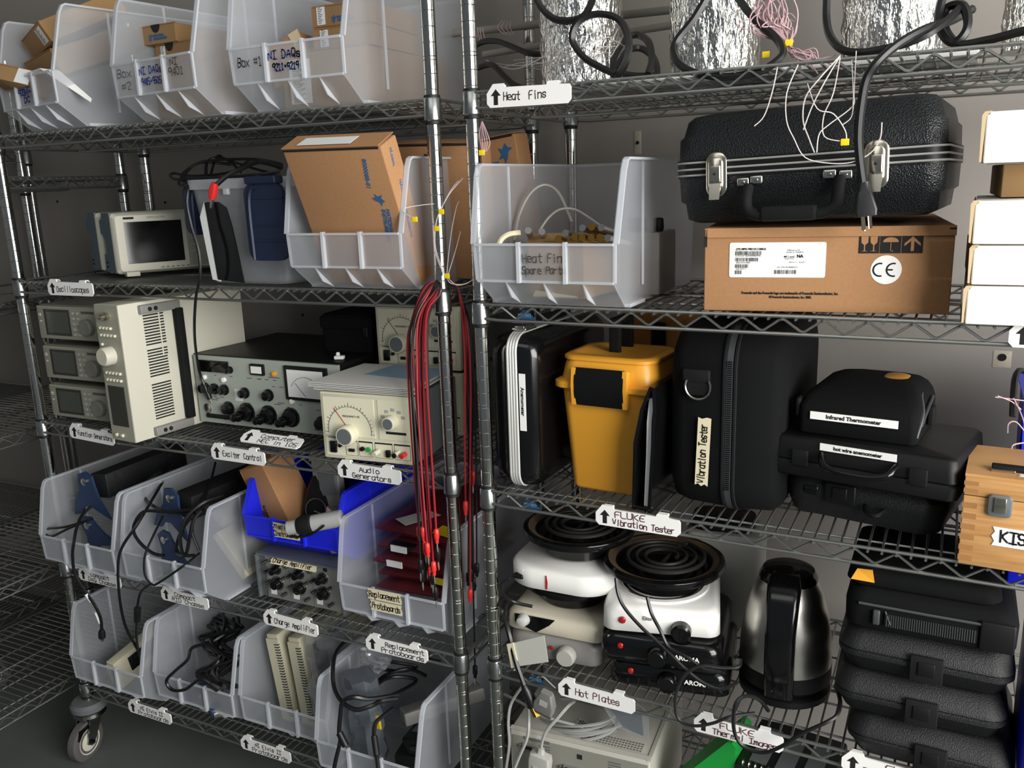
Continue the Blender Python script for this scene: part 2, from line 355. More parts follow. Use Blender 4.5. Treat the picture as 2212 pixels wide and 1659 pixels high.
LZ = (.7455,.4096,.0575,-.3248,-.6786); RZS = (.7503,.391,.0399,-.3196,-.6786)
WL = 1.179
unit('wire_shelving_unit','chrome wire shelving unit on casters holding oscilloscopes, clear bins and red test leads', (-WL,0,0), 0, WL, .4216, LZ, 1.05)
unit('wire_shelving_unit','chrome wire shelving unit holding yellow case, hot plates and foil cylinders, nearest the right', (GX,GY,0), TH, WL, .4216, RZS, 1.15, badges=RZS[1:4])
U3 = unit('wire_shelving_unit','empty wire shelving unit standing endways behind the left post, nearest the floor caster', (-1.275,-.76,0), R(90), WL, .4216, (.655,.352,.02,-.36,-.695), 1.0)
U4 = unit('wire_shelving_unit','empty wire shelving unit farthest left, glimpsed against the back wall', (-1.775-WL,.075,0), 0, WL, .4216, (.745,.30,-.02,-.40,-.69), 1.0)

# ------------------------------------------------------------------ white clip-on shelf tags
_tag = {}
def tag_mesh():
    if 'p' not in _tag:
        poly = [(-.076,-.006),(-.076,-.022),(-.070,-.0285),(.070,-.0285),(.076,-.022),(.076,-.003),(.073,.001),(.055,.002),(.054,.007),(.035,.007),(.033,.002),(-.042,.003),(-.044,.009),(-.064,.009),(-.068,.004)]
        mb = MB().prism(poly,-.0170,-.0140)
        for x0,x1 in ((-.062,-.046),(.036,.053)):
            mb.box(x0,x1,-.0165,-.004,.0055,.0075); mb.box(x0,x1,-.006,-.004,.0,.0075)
        _tag['p'] = mb.mesh('tag_plate','tag',25)
        _tag['a'] = MB().prism([(-.0685,-.010),(-.059,.0005),(-.0495,-.010),(-.0550,-.010),(-.0550,-.0245),(-.0630,-.0245),(-.0630,-.010)],-.01715,-.0170).mesh('arrow_mark','ink',0)
    return _tag
def shelf_tag(x, a, lines, label, m='penbrown', right=False, tilt=0, th=.0016, rot=None, loc=None, jit=.22):
    t = thing('shelf_tag', label, 'label', (loc or (RW(x,0,a) if right else (x,0,a))), 0, 'white shelf tags', rot=rot or (0,tilt,TH if right else 0))
    T = tag_mesh(); link('plate', T['p'].copy(), t); link('arrow_mark', T['a'].copy(), t)
    hand(t, lines, m, th, (0,-.0170,0), jit=jit)
    return t
G = lambda s: 'white shelf tag with arrow, handwritten '+s
L_ = lambda *r: [(t,x,z,h,w) for t,x,z,h,w in r]
shelf_tag(-.980, LZ[1], [('Oscilloscopes',-.045,-.020,.0125,.110)], G('"Oscilloscopes"'), 'penred')
shelf_tag(-.982, LZ[2], [('Function Generators',-.046,-.018,.0115,.118)], G('"Function Generators"'), tilt=R(2.5))
shelf_tag(-.524, LZ[2], [('Exciter Control',-.042,-.019,.0125,.112)], G('"Exciter Control"'))
shelf_tag(-.181, LZ[2], [('Audio',-.022,-.0115,.0105,.050),('Generators',-.040,-.0255,.0105,.095)], G('"Audio Generators"'))
shelf_tag(-1.034, LZ[3], [('Compact',-.030,-.0115,.0105,.068),('DAQ Chasse',-.040,-.0255,.011,.100)], G('"Compact DAQ Chasse"'))
shelf_tag(-.743, LZ[3], [('Compact',-.030,-.0115,.0105,.068),('RIO Chasse',-.040,-.0255,.011,.104)], G('"Compact RIO Chasse"'))
shelf_tag(-.424, LZ[3], [('Charge Amplifier',-.044,-.020,.0135,.116)], G('"Charge Amplifier"'), tilt=R(1))
shelf_tag(-.145, LZ[3], [('Replacement',-.026,-.0115,.0105,.096),('Protoboards',-.036,-.0255,.011,.105)], G('"Replacement Protoboards"'))
shelf_tag(-.922, LZ[4], [('NI Elvis II',-.030,-.0115,.0105,.080),('Protoboards',-.040,-.0255,.011,.108)], 'white shelf tag with arrow on the bottom shelf nearest the caster')
shelf_tag(-.540, LZ[4], [('NI Elvis II',-.030,-.0115,.0105,.080),('Protoboards',-.040,-.0255,.011,.108)], 'white shelf tag with arrow on the bottom shelf, under the bin of gray boards')
shelf_tag(.1147, RZS[0], [('Heat  Fins',-.044,-.018,.0125,.078)], G('"Heat Fins"'), right=True, tilt=R(.8))
shelf_tag(.900, RZS[1], [('Boxes',-.040,-.018,.0125,.06)], 'white shelf tag with arrow cut by the picture edge under the white boxes', right=True)
shelf_tag(.3008, RZS[2], [('FLUKE',-.040,-.0105,.0110,.056),('Vibration Tester',-.044,-.0245,.0105,.112)], G('"Vibration Tester" under the yellow case'), 'penred', right=True)
shelf_tag(.2207, RZS[3], [('Hot Plates',-.040,-.019,.0135,.088)], G('"Hot Plates"'), 'penred', right=True)
shelf_tag(.4816, RZS[3], [('FLUKE',-.030,-.0105,.0110,.060),('Thermal Imager',-.042,-.0245,.0105,.110)], 'white smudged shelf tag with arrow behind the kettle cord loop', 'penred', right=True)
shelf_tag(.7255, RZS[3], [('FLUKE',-.010,-.0105,.0110,.060),('Thermometers',-.042,-.0245,.0105,.110)], 'white shelf tag with arrow at the bottom picture edge under the black tool cases', 'penred', right=True)
shelf_tag(0, 0, [('Computer',-.030,-.0115,.0105,.090),('NEC in 105',-.030,-.0255,.0105,.10)], 'white shelf tag lying flat and loose on the wires behind another tag', rot=(R(-62),R(2),R(4)), loc=(-.438,.016,.0765))

# ------------------------------------------------------------------ hopper-front bins
BW = .136
def bin_mesh(hz=.24, mats=('binclear','binrim'), t=.0016, dep=.45, lip=.108, low=.046, ribs=True):
    key = (hz,mats,dep,lip)
    if key in _cache: return _cache[key]
    mb = MB(); X = lambda z: .1215+(BW-.008-.1215)*z/.24
    prof = [(.058,0),(0,low),(-.003,lip),(.024,hz-.020),(.032,hz-.004),(.040,hz),(dep,hz),(dep-.004,0)]
    for s in (-1,1):
        P = [(s*X(z),y,z) for y,z in prof]
        mb.slab(P if s<0 else P[::-1], -t)
    mb.slab([(-X(low),0,low),(X(low),0,low),(X(lip),-.003,lip),(-X(lip),-.003,lip)],-t)             # front wall
    mb.slab([(-X(0),.058,0),(X(0),.058,0),(X(low),0,low),(-X(low),0,low)],-t)                        # sloping underside
    mb.slab([(-X(0),.058,0),(-X(0),dep-.004,0),(X(0),dep-.004,0),(X(0),.058,0)],-t)                  # base
    mb.slab([(-X(0),dep-.004,0),(-X(hz),dep,hz),(X(hz),dep,hz),(X(0),dep-.004,0)],-t)                # back
    # ribs, rims
    for x in (-.042,.042): mb.box(x-.0028,x+.0028,-.0075,.001,low-.002,lip+.003,1)
    mb.box(-X(lip),X(lip),-.006,-.002,lip-.003,lip+.001,1); mb.box(-X(low),X(low),-.002,.003,low-.002,low+.002,1)
    if ribs:
        for x in (-.07,0,.07): mb.add([(x-.0012,.0,low),(x-.0012,.055,.002),(x-.0012,.022,.016),(x+.0012,.0,low),(x+.0012,.055,.002),(x+.0012,.022,.016)],[(0,1,2),(5,4,3),(0,3,4,1),(1,4,5,2),(2,5,3,0)],1)
    for s in (-1,1):
        rp = prof[1:7]
        for i in range(len(rp)-1):
            (y0,z0),(y1,z1) = rp[i],rp[i+1]; ex = .004 if i<1 else .0085
            dy,dz = y1-y0,z1-z0; l = math.hypot(dy,dz); ny,nz = -dz/l*.0038, dy/l*.0038
            xa,xb = X(z0),X(z1)
            V = [(s*xa,y0,z0),(s*(xa+ex),y0,z0),(s*(xb+ex),y1,z1),(s*xb,y1,z1)]
            V += [(x,y-ny,z-nz) for x,y,z in V]
            mb.add(V,[(0,1,2,3),(7,6,5,4),(0,4,5,1),(1,5,6,2),(2,6,7,3),(3,7,4,0)],1)
        mb.box(s*X(0)-.001, s*X(0)+s*.007+.001*s, .06,dep*.3,.0,.006,1) if s>0 else mb.box(-X(0)-.007,-X(0)+.001,.06,dep*.3,0,.006,1)
        mb.box(min(s*X(.12),s*(X(.12)+.003)),max(s*X(.12),s*(X(.12)+.003)),.13,.135,.03,hz-.005,1)
    mb.box(-X(hz)-.008,X(hz)+.008,dep-.001,dep+.005,hz-.006,hz,1)
    me = mb.mesh('storage_bin',list(mats),30); _cache[key] = me; return me
def storage_bin(label, x, y, z, rz=0, right=False, me=None, group='clear hopper-front storage bins'):
    o = link('storage_bin', me or bin_mesh(), None, RW(x,y,z) if right else (x,y,z), (0,0,rz+(TH if right else 0)))
    return tag(o, label, 'bin', group)
S1,S2,S3,S4,S5 = [z+.003 for z in LZ]; T1,T2,T3,T4,T5 = [z+.003 for z in RZS]
B = {}
B['1'] = storage_bin('clear bin on the top shelf with a paper flap over its front, leftmost of three', -.970,-.055,S1,R(-12))
B['2'] = storage_bin('clear bin on the top shelf marked "Box #2"', -.585,-.066,S1,R(-8))
B['3'] = storage_bin('clear bin on the top shelf marked "Box #1" beside the chrome post', -.2625,-.06,S1)
B['4'] = storage_bin('clear bin with a large brown carton leaning out of it', -.176,-.05,S2)
B['5'] = storage_bin('clear bin marked "Heat Fin Spare Parts"', .153,-.058,T2,0,True)
B['6'] = storage_bin('clear bin of navy brackets above the "Compact DAQ Chasse" tag', -1.022,-.072,S4)
B['7'] = storage_bin('clear bin with tangled cables and white adapter above the "Compact RIO Chasse" tag', -.742,-.066,S4)
B['8'] = storage_bin('clear bin with masking tape label "Replacement Protoboards"', -.157,-.006,S4)
B['9'] = storage_bin('clear bin on the bottom shelf at the caster end with one cream board inside', -1.030,-.040,S5)
B['10'] = storage_bin('clear bin on the bottom shelf full of black cables and blue plugs', -.757,-.013,S5)
B['11'] = storage_bin('clear bin on the bottom shelf holding upright gray boards', -.482,-.006,S5)
B['12'] = storage_bin('clear bin on the bottom shelf with power adapter and static bag, beside chrome post', -.205,-.070,S5)
BB = bin_mesh(.168,('binblue','binblue_rim'),.0022,.36,.096,.046,False)
B['blue'] = storage_bin('blue bin stacked on the gray charge amplifier', -.438,.028,S4+.1135,R(1),False,BB,'blue bins')
bb2 = storage_bin('blue bin behind the wooden box at the right picture edge', 1.000,.16,T3,0,True,bin_mesh(.20,('binblue','binblue_rim'),.0022,.27,.108,.046,False),'blue bins')
B['0'] = storage_bin('clear bin cut off at the left picture edge behind the top shelf boxes', -1.185,.14,S1,R(-4)); B['0'].scale = (.36,.5,1)
def mark(b, lines, m, th=.0022, z=.075, y=-.0036, **k): return hand(B[b], lines, m, th, (0,y,0), **k)
mark('3',[('NI DAQs',-.036,.082,.014,.074),('9211+9219',-.028,.062,.012,.060)],'penblue',.0022); mark('3',[('Box #1',-.108,.074,.016,.058)],'pengray',.0018)
mark('2',[('NI DAQs',-.036,.082,.013,.074),('9485+9505',-.032,.062,.012,.064)],'penblue',.0022); mark('2',[('Box',-.110,.082,.016,.05),('#2',-.098,.058,.014,.034)],'pengray',.0016); mark('2',[('NI',.062,.090,.012,.025),('9401',.056,.072,.014,.046)],'pengray',.002)
mark('1',[('DAQs',-.030,.086,.012,.055),('9234+',-.034,.070,.012,.062),('DC',-.010,.055,.011,.03)],'penblue',.003)
mark('5',[('Heat Fin',-.034,.078,.014,.072),('Spare Parts',-.036,.060,.012,.080)],'pengray',.0018)
def masking(par, loc, w, h, lines, m='penbrown', rot=(0,0,0), mt='masking', th=.0018):
    p = MB().prism([(-w/2,-h/2),(-w/2+.003,-h/4),(-w/2-.001,0),(-w/2+.003,h/4),(-w/2,h/2),(w/2,h/2),(w/2-.002,h/5),(w/2+.001,-h/6),(w/2,-h/2)],-.0004,0).build('tape_label',mt,par,loc,rot,0)
    if lines: hand(p,lines,m,th,(0,-.0004,0))
    return p
masking(B['8'],(-.010,-.0085,.100),.083,.024,[('Replacement',-.037,-.006,.013,.076)],'penbrown'); masking(B['8'],(-.008,-.0075,.074),.078,.023,[('Protoboards',-.034,-.006,.013,.070)],'penbrown')
masking(B['blue'],(-.006,-.0085,.084),.068,.016,[('Misc Allen',-.030,-.005,.010,.058)]); masking(B['blue'],(-.004,-.0075,.066),.070,.018,[('Instruments',-.032,-.005,.011,.064)])
# ------------------------------------------------------------------ small cartons and shared bits
def bird(parent, loc, s, m, rot=(0,0,0), name='logo_mark'):
    P = [(0,0),(.25,.28),(.05,.75),(.38,.62),(.62,1.0),(.80,.70),(1.15,.62),(.78,.42),(.70,.05),(.45,-.35),(.40,.05)]
    return MB().prism([((x-.5)*s,(y-.4)*s) for x,y in P],-.0002,0).build(name,m,parent,loc,rot,0)
def logo(parent, loc, s, m, rot=(0,0,0)):
    """bird mark and two lines of capitals, drawn on the plane facing -y"""
    e = bird(parent,loc,s*2.2,m,rot)
    printed(e,'NATIONAL',s,m,(s*4.1,-.0003,s*.42),sx=1.05,bold=.0004); printed(e,'INSTRUMENTS',s,m,(s*4.8,-.0003,-s*.62),sx=1.0,bold=.0004)
    return e
def carton(name, label, cat, loc, rot, w, d, h, m='kraft', notch=True, sticker=None, lg=None, group=None):
    t = thing(name,label,cat,loc,0,group,rot)
    mb = MB().rbox((0,d/2,h/2),(w,d,h),.0015,mi=0); mb.box(-w/2-.0007,w/2+.0007,.0,.003,h-.0025,h+.0008,1); mb.box(-w/2-.0006,-w/2+.002,-.0006,d,.002,h*.98,1)
    mb.build('carton_body',[m,'card_dark'],t)
    if notch: MB().prism([(-.013+.013*(1-cos(a)),h+.0009-.016*sin(a)) if 1 else 0 for a in [pi*k/10 for k in range(11)]],-.0008,-.0002).build('finger_notch','ink',t,(notch if isinstance(notch,float) else 0,0,0))
    if sticker:
        x,z,sw,sh = sticker; s_ = MB().box(x,x+sw,-.0007,-.0003,z,z+sh).build('label_sticker','tapewhite',t)
        b = MB()
        for k in range(int(sh/.003)): b.box(x+sw*.15,x+sw*(.5+.3*((k*7)%3)/3),-.0010,-.0007,z+.002+k*.003,z+.0032+k*.003)
        b.build('barcode','pengray',s_)
    if lg: logo(t,(lg[0],-.0006,lg[1]),lg[2],lg[3] if len(lg)>3 else 'ink')
    return t
# cartons in the three top bins
carton('carton','small brown carton tilted nose-up, topmost in the leftmost top bin','box',(-.985,.01,S1+.168),(R(26),R(-12),R(-18)),.12,.20,.045,sticker=(.02,.005,.028,.034),notch=False)
carton('carton','small brown carton under the nose-up carton in the leftmost top bin','box',(-.985,.015,S1+.105),(R(20),R(-6),R(-14)),.14,.22,.055,notch=False)
c_ = carton('carton','brown carton hanging over the front lip of the leftmost top bin','box',(-1.00,-.078,S1+.100),(R(-24),R(14),R(14)),.105,.07,.034,notch=False)
MB().box(.018,.052,-.0012,-.0004,.001,.033).build('white_label','tapewhite',c_)
fl = MB().slab([(-.980,-.062,.857),(-.905,-.066,.866),(-.880,-.040,.862),(-.96,.0,.866)],.0008).slab([(-.905,-.066,.866),(-.792,-.045,.792),(-.800,-.035,.800),(-.880,-.040,.862)],.0008).build('paper_flap','paper',None)
tag(fl,'sheet of white paper folded over the front of the leftmost top bin','paper')
carton('carton','brown carton with finger notch and bird logo in the "Box #2" bin','box',(-.655,.025,S1+.154),(0,0,R(-3)),.105,.15,.036,lg=(-.022,.013,.0060,'inkblue'),notch=-.004)
carton('carton','brown carton with white sticker lying under another in the "Box #2" bin','box',(-.612,.028,S1+.116),(0,0,R(-6)),.125,.16,.037,sticker=(-.048,.004,.014,.029),notch=-.02)
carton('carton','brown carton at the bottom of the "Box #2" bin','box',(-.590,.025,S1+.003),(0,0,R(-6)),.19,.25,.112,notch=False)
carton('carton','upper of two stacked stickered cartons in the "Box #1" bin','box',(-.212,.045,S1+.147),(0,0,R(3)),.125,.18,.037,sticker=(-.052,.004,.018,.031),lg=(-.015,.012,.0052,'inkblue'),notch=.0)
carton('carton','lower of two stacked stickered cartons in the "Box #1" bin','box',(-.210,.042,S1+.108),(0,0,R(3)),.125,.18,.037,sticker=(-.048,.003,.018,.030),notch=.0)
carton('carton','large brown carton filling the bottom of the "Box #1" bin','box',(-.250,.03,S1+.003),(0,0,0),.19,.30,.104,notch=False,sticker=(-.08,.01,.05,.08))
ev = thing('open_carton','tan open-topped carton leaning beside the stickered cartons in the "Box #1" bin','box',(-.335,.04,S1+.070),0,None,(R(-6),R(-22),R(4)))
MB().rbox((0,.05,.03),(.09,.10,.075),.002).build('carton_body','card',ev); MB().slab([(.024,-.002,.068),(.048,-.002,.068),(.052,.0,.01),(.034,-.0,.01)],.001).build('side_flap','card_edge',ev)
# carton leaning out of the bin on the second shelf
LB = thing('shipping_carton','large flat brown carton leaning forward out of a clear bin, white label on top','box',(-.160,.018,S2+.006),0,None,(R(24),R(1),0))
def flat_carton(t, w, d, h):
    mb = MB().rbox((0,d/2,h/2),(w,d,h),.003,mi=0); mb.build('carton_body','card',t)
    MB().slab([(-w/2,-.0015,h+.001),(w/2-.004,-.0015,h+.001),(w/2-.004,d,h+.003),(-w/2,d,h+.003)],.0015).build('lid_flap','card',t)
    MB().box(-w/2+.002,w/2-.006,-.0010,.0,h-.0045,h-.001).build('flap_gap','ink',t)
flat_carton(LB,.212,.052,.275)
MB().box(-.075,.04,.006,.038,.2795,.2801).build('label_sticker','tapewhite',LB)
V = (0,R(98),0)
printed(LB,'800008B-01',.0115,'inkblue',(.060,-.0006,.226),(R(90),R(98),0),bold=.0003)
bird(LB,(.071,-.0007,.178),.020,'inkblue',(0,R(98),0)); printed(LB,'NATIONAL',.0100,'inkblue',(.079,-.0007,.134),(R(90),R(98),0),bold=.0005); printed(LB,'INSTRUMENTS',.0100,'inkblue',(.0685,-.0007,.126),(R(90),R(98),0),bold=.0005)
printed(LB,'ni.com',.012,'inkblue',(.1063,.024,.246),(R(90),R(98),R(90)),bold=.0003); printed(LB,'NATIONAL INSTRUMENTS',.009,'inkblue',(.1063,.020,.150),(R(90),R(98),R(90)),bold=.0003)
LB2 = thing('shipping_carton','brown carton with a dark slot standing behind the leaning carton','box',(-.085,.155,S2+.006),0,None,(R(6),R(2),R(-4)))
flat_carton(LB2,.20,.05,.262); printed(LB2,'800008B-01',.0115,'ink',(-.02,-.0006,.215),(R(90),R(92),0),bold=.0003)
LB3 = thing('shipping_carton','brown carton with blue bird logo seen between the two chrome posts','box',(-.03,.265,S2+.006),0,None,(R(3),R(-7),R(-2)))
flat_carton(LB3,.205,.06,.268); bird(LB3,(.075,-.0012,.235),.030,'inkblue'); printed(LB3,'INSTRUMENTS',.012,'inkblue',(.02,-.0012,.215),(R(90),0,0),bold=.0004)

# ------------------------------------------------------------------ oscilloscopes
def scope(label, x, y):
    t = thing('oscilloscope',label,'oscilloscope',(x,y,S2),R(62),'oscilloscopes'); w,h,d = .34,.150,.125
    prof = [(.012,.008),(d-.03,.008),(d-.012,.006),(d-.012,.050),(d-.040,.052),(d-.040,.096),(d,.100),(d,.132),(d-.028,.136),(d-.03,h),(.012,h)]
    mb = MB(); mb.prism(prof,0,.03,0,'x'); mb.prism(prof,w-.03,w,0,'x'); mb.rbox((w/2,d*.45,h/2+.003),(w-.05,d*.7,h-.012),.006); mb.build('body','scopeblue',t)
    v = MB()
    for zz in (.018,.028): v.box(-.0006,.0,.085,.107,zz,zz+.004)
    v.build('vent_slots','ink',t)
    MB().rloft([(.012,w,h-.006,.010,w/2,h/2+.003),(.002,w,h-.006,.010,w/2,h/2+.003),(-.008,w-.016,h-.020,.008,w/2,h/2+.003)],0,'y').build('bezel','beige_light',t)
    s_ = MB().box(.026,.158,-.0095,-.0078,.030,.128).build('screen','screen',t)
    k = MB(); kn = MB()
    MB().box(.168,w-.012,-.0088,-.0078,.016,.134).build('control_panel','beige',t)
    for i in range(4):
        for j in range(5): k.rbox((.182+i*.034,-.0095,.050+j*.016),(.012,.003,.006),.001)
    k.build('buttons','gray_plastic',t)
    for i in range(3): kn.lathe([(.008,-.008),(.008,-.018),(.006,-.020)],(.192+i*.05,0,.122),12,0,'y')
    kn.build('knobs','beige_light',t)
    f = MB()
    for i in range(2): f.box(.02+i*.26,.05+i*.26,-.004,.02,0,.010)
    f.build('feet','beige_light',t)
    printed(t,'OSCILLOSCOPE',.006,'pengray',(.10,-.0083,.137)); MB().box(.026,.050,-.0085,-.0080,.1345,.1395).build('maker_plate','ink',t)
    lp = MB(); [lp.box(.10+i*.012,.107+i*.012,-.0085,-.0078,.016,.018) for i in range(7)]; lp.build('fine_print','pengray',t)
    return t
scope('oscilloscope with large dark screen, in front of its twin and beside the blue-latched tote',-.940,.085)
scope('oscilloscope mostly hidden behind its twin, nearest the left chrome post',-1.070,.150)

# ------------------------------------------------------------------ clear tote with blue latches
TT = thing('storage_tote','clear plastic tote with navy latches and a heap of black cable on its lid','tote',(-.600,.018,S2))
mb = MB(); W0,W1,D0,H = .212,.272,.36,.208
def tl(z,g=0): f=z/H; w=W0+(W1-W0)*f-2*g; d=D0-.02+.02*f-2*g; return [(a,b,z) for a,b in rr(w,d,.03,5,W0/2,.19)]
mb.loft([tl(0),tl(.01),tl(H-.01)],0,(1,0)); mb.loft([tl(H-.01),tl(H-.012,.002),tl(.004,.002)],0,(0,0)); mb.build('tub','binclear',TT)
MB().rloft([(H-.012,W1+.012,D0+.012,.03,W0/2,.19),(H+.008,W1+.012,D0+.012,.03,W0/2,.19)],0).build('lid','binrim',TT)
MB().rbox((.095,-.004,H-.018),(.012,.008,.012),.001).build('lid_clip','binrim',TT)
def latch(x, rz, w, h, y):
    l = MB(); l.rloft([(0,w,h,.022,0,h/2),(.010,w,h,.022,0,h/2),(.014,w-.008,h-.008,.02,0,h/2)],0,'y')
    l.tube(spline([(-w/2+.014,-.001,.002),(-w/2+.014,-.002,h*.7),(-w/2+.022,-.002,h-.012),(-w/2+.034,-.001,h-.008)],4),.004,6)
    for z in (.25,.45,.8): l.box(-w/2+.004,w/2,-.0025,.002,h*z,h*z+.003)
    l.rbox((.0,.006,h+.006),(w*.8,.028,.016),.004)
    return l.build('latch','navy',TT,(x,y,.052),(0,0,rz))
latch(.205,0,.098,.152,-.022); latch(-.040,R(75),.075,.110,.06).location.z = .100
MB().prism([(.050,.010),(.122,.004),(.104,.120),(.094,.158),(.074,.170),(.036,.170)],-.0085,-.0060,0).build('dark_panel','black_gloss',TT)
MB().prism([(.034,.010),(.056,.006),(.040,.170),(.034,.171),(.018,.140)],-.0075,-.0055,0).build('shiny_sleeve','tapewhite',TT)

# ------------------------------------------------------------------ function generators
def gen(label, z, x=-1.176, y=.03):
    t = thing('function_generator',label,'function generator',(x,y,z),0,'stacked function generators'); w,h,d = .213,.082,.30
    MB().rbox((w/2,d/2+.01,h/2+.004),(w,d,h-.004),.003).build('case','instgray',t); MB().rbox((w/2,.006,h/2),(w,.014,h),.004,ax='y').build('bezel','beige',t)
    MB().box(.028,.118,-.0022,-.0005,.010,h-.008).build('display_frame','lcd_dark',t); MB().box(.036,.113,-.0030,-.0020,.016,h-.014).build('screen','lcd',t)
    k = MB()
    for i in range(2):
        for j in range(5): k.rbox((.130+i*.016,-.002,.014+j*.013),(.010,.004,.007),.001)
    k.rbox((.012,-.002,.060),(.008,.004,.008),.001).rbox((.013,-.002,.044),(.005,.004,.005),.001); k.build('buttons','gray_plastic',t)
    MB().lathe([(.020,.0),(.020,-.012),(.017,-.015)],(.182,0,.034),20,0,'y').build('dial','instgray',t)
    MB().box(.160,.205,-.0012,-.0004,.066,.072).build('fine_print','pengray',t)
    f = MB(); [f.cyl((fx,fy,-.004),(fx,fy,.003),.008,10) for fx in (.02,w-.02) for fy in (.03,d-.02)]; f.build('feet','ink',t)
    MB().box(.004,.010,.002,.008,-.010,.0).build('bail','silver',t)
    return t
gen('bottom one of three gray function generators',S3+.005); gen('middle one of three gray function generators',S3+.104); gen('top one of three gray function generators',S3+.204)

# ------------------------------------------------------------------ beige bench instrument standing on its side
BI = thing('bench_instrument','tall cream instrument standing on its side with vent slots and black handle','instrument',(-.8545,-.058,S3),R(-4.5))
w,h,d = .081,.311,.345
MB().rbox((w/2,d/2,h/2),(w,d,h),.002).build('case','beige_light',BI)
MB().box(.001,w-.001,-.002,.001,.001,h-.001).build('front_panel','beige',BI)
MB().box(.012,w-.014,-.0035,-.0015,.036,.128).build('screen','lcd_dark',BI)
k = MB()
for z,n in ((.259,4),(.243,5),(.158,5),(.142,5)):
    for i in range(n): k.rbox((.016+i*.0115,-.004,z),(.006,.006,.006),.001)
k.rbox((.020,-.004,.014),(.008,.006,.007),.001).rbox((.040,-.004,.014),(.008,.006,.007),.001).rbox((.014,-.004,.222),(.006,.005,.006),.001); k.build('buttons','cream',BI)
MB().lathe([(.021,0),(.021,-.022),(.018,-.026),(.0,-.026)],(.038,0,.198),24,0,'y').build('dial','beige_light',BI); 
MB().lathe([(.008,0),(.009,-.010),(.006,-.012),(.006,-.022),(.004,-.023)],(.044,0,.286),14,0,'y').build('connector','nickel',BI)
v = MB(); zz = .040; i = 0
while zz < .286:
    if i not in (13,14,25): v.box(w-.0005,w+.0004,.058,.098,zz,zz+.0032); (v.box(w-.0005,w+.0004,.102,.112,zz,zz+.0032) if zz>.18 else v.box(w-.0005,w+.0004,.098,.110,zz,zz+.0032))
    zz += .0066; i += 1
v.build('vent_slots','ink',BI)
hb = MB(); hb.rbox((w+.010,.145,h/2),(.016,.020,.262),.003); hb.build('carry_handle','black_soft',BI)
for z in (.294,.014): 
    m_ = MB().rbox((w+.006,.100,z),(.012,.105,.020),.002).build('handle_mount','gray_enamel',BI); MB().lathe([(.005,.0),(.005,.0015)],(w+.012,.07,z),10,0,'x').lathe([(.005,.0),(.005,.0015)],(w+.012,.085,z),10,0,'x').build('screw','ink',m_)
MB().rbox((w/2+.01,d-.06,h+.003),(.02,.012,.006),.001).build('foot','ink',BI)

# ------------------------------------------------------------------ exciter control box
EX = thing('exciter_control','wide gray-green control box with meter, digital readout and many black knobs','instrument',(-.752,.112,S3+.006))
w,h,d = .420,.166,.30
MB().rbox((w/2,d/2+.002,h/2),(w,d,h),.002).box(-.006,0,.004,d,0,h).build('case','black',EX); MB().box(0,w,-.004,.002,.002,h-.002).build('front_panel','panelgreen',EX)
MB().rbox((.063,-.005,.140),(.090,.006,.028),.002,ax='y').build('digital_readout','black_gloss',EX)
sm_ = MB().rbox((.195,-.006,.141),(.040,.008,.026),.002,ax='y').build('small_meter','black',EX); MB().box(.180,.210,-.0112,-.010,.133,.149).build('meter_dial','paper',sm_)
bm = MB().rbox((.332,-.006,.117),(.118,.008,.078),.002,ax='y').build('large_meter','black',EX); MB().box(.283,.381,-.0112,-.010,.086,.148).build('meter_dial','paper',bm)
a_ = MB(); pts=[(.332+.045*cos(a),-.0114,.088+.045*sin(a)) for a in [R(30+12*i) for i in range(11)]]; a_.tube(pts,.0005,4); a_.tube([(.332,-.0114,.088),(.305,-.0114,.118)],.0005,4); a_.build('scale_arc','ink',bm)
def knob(t,x,z,r,l=.016,m='black_gloss',y=-.004): 
    return MB().lathe([(r*1.15,0),(r*1.15,-l*.2),(r*.9,-l*.25),(r*.82,-l),(r*.6,-l*1.05)],(x,y,z),14,0,'y').build('knob',m,t)
for x,z,r in ((.112,.135,.0075),(.028,.086,.012),(.058,.086,.0115),(.088,.086,.0115),(.150,.083,.0115),(.220,.083,.0125),(.095,.042,.0145),(.150,.037,.020),(.215,.036,.020),(.280,.036,.020),(.318,.084,.003),(.365,.030,.0145)): knob(EX,x,z,r)
for x,z,r in ((.138,.030,.011),(.203,.029,.011),(.268,.029,.011)): knob(EX,x,z,r,.018,'black_gloss',-.022)
for x,z in ((.030,.112),(.090,.110),(.287,.074)): MB().lathe([(.006,0),(.006,-.006),(.004,-.007)],(x,-.004,z),10,0,'y').build('push_button','paper',EX)
MB().lathe([(.006,0),(.006,-.006),(.003,-.008)],(.243,-.004,.134),12,0,'y').build('indicator_lamp','orange',EX); MB().rbox((.065,-.006,.019),(.082,.006,.010),.002,ax='y').build('edge_connector','black',EX)
MB().lathe([(.012,0),(.012,-.002),(.008,-.003)],(.028,-.004,.036),16,0,'y').build('socket','silver',EX); MB().box(.118,.140,-.0046,-.0041,.062,.090).build('paper_label','tapewhite',EX)
fp = MB(); rn = random.Random(3)
for i in range(46):
    x = .02+rn.random()*.37; z = rn.choice((.058,.062,.103,.124,.118,.012,.066)); fp.box(x,x+.006+rn.random()*.014,-.0046,-.0041,z,z+.0016)
fp.build('fine_print','pengray',EX)
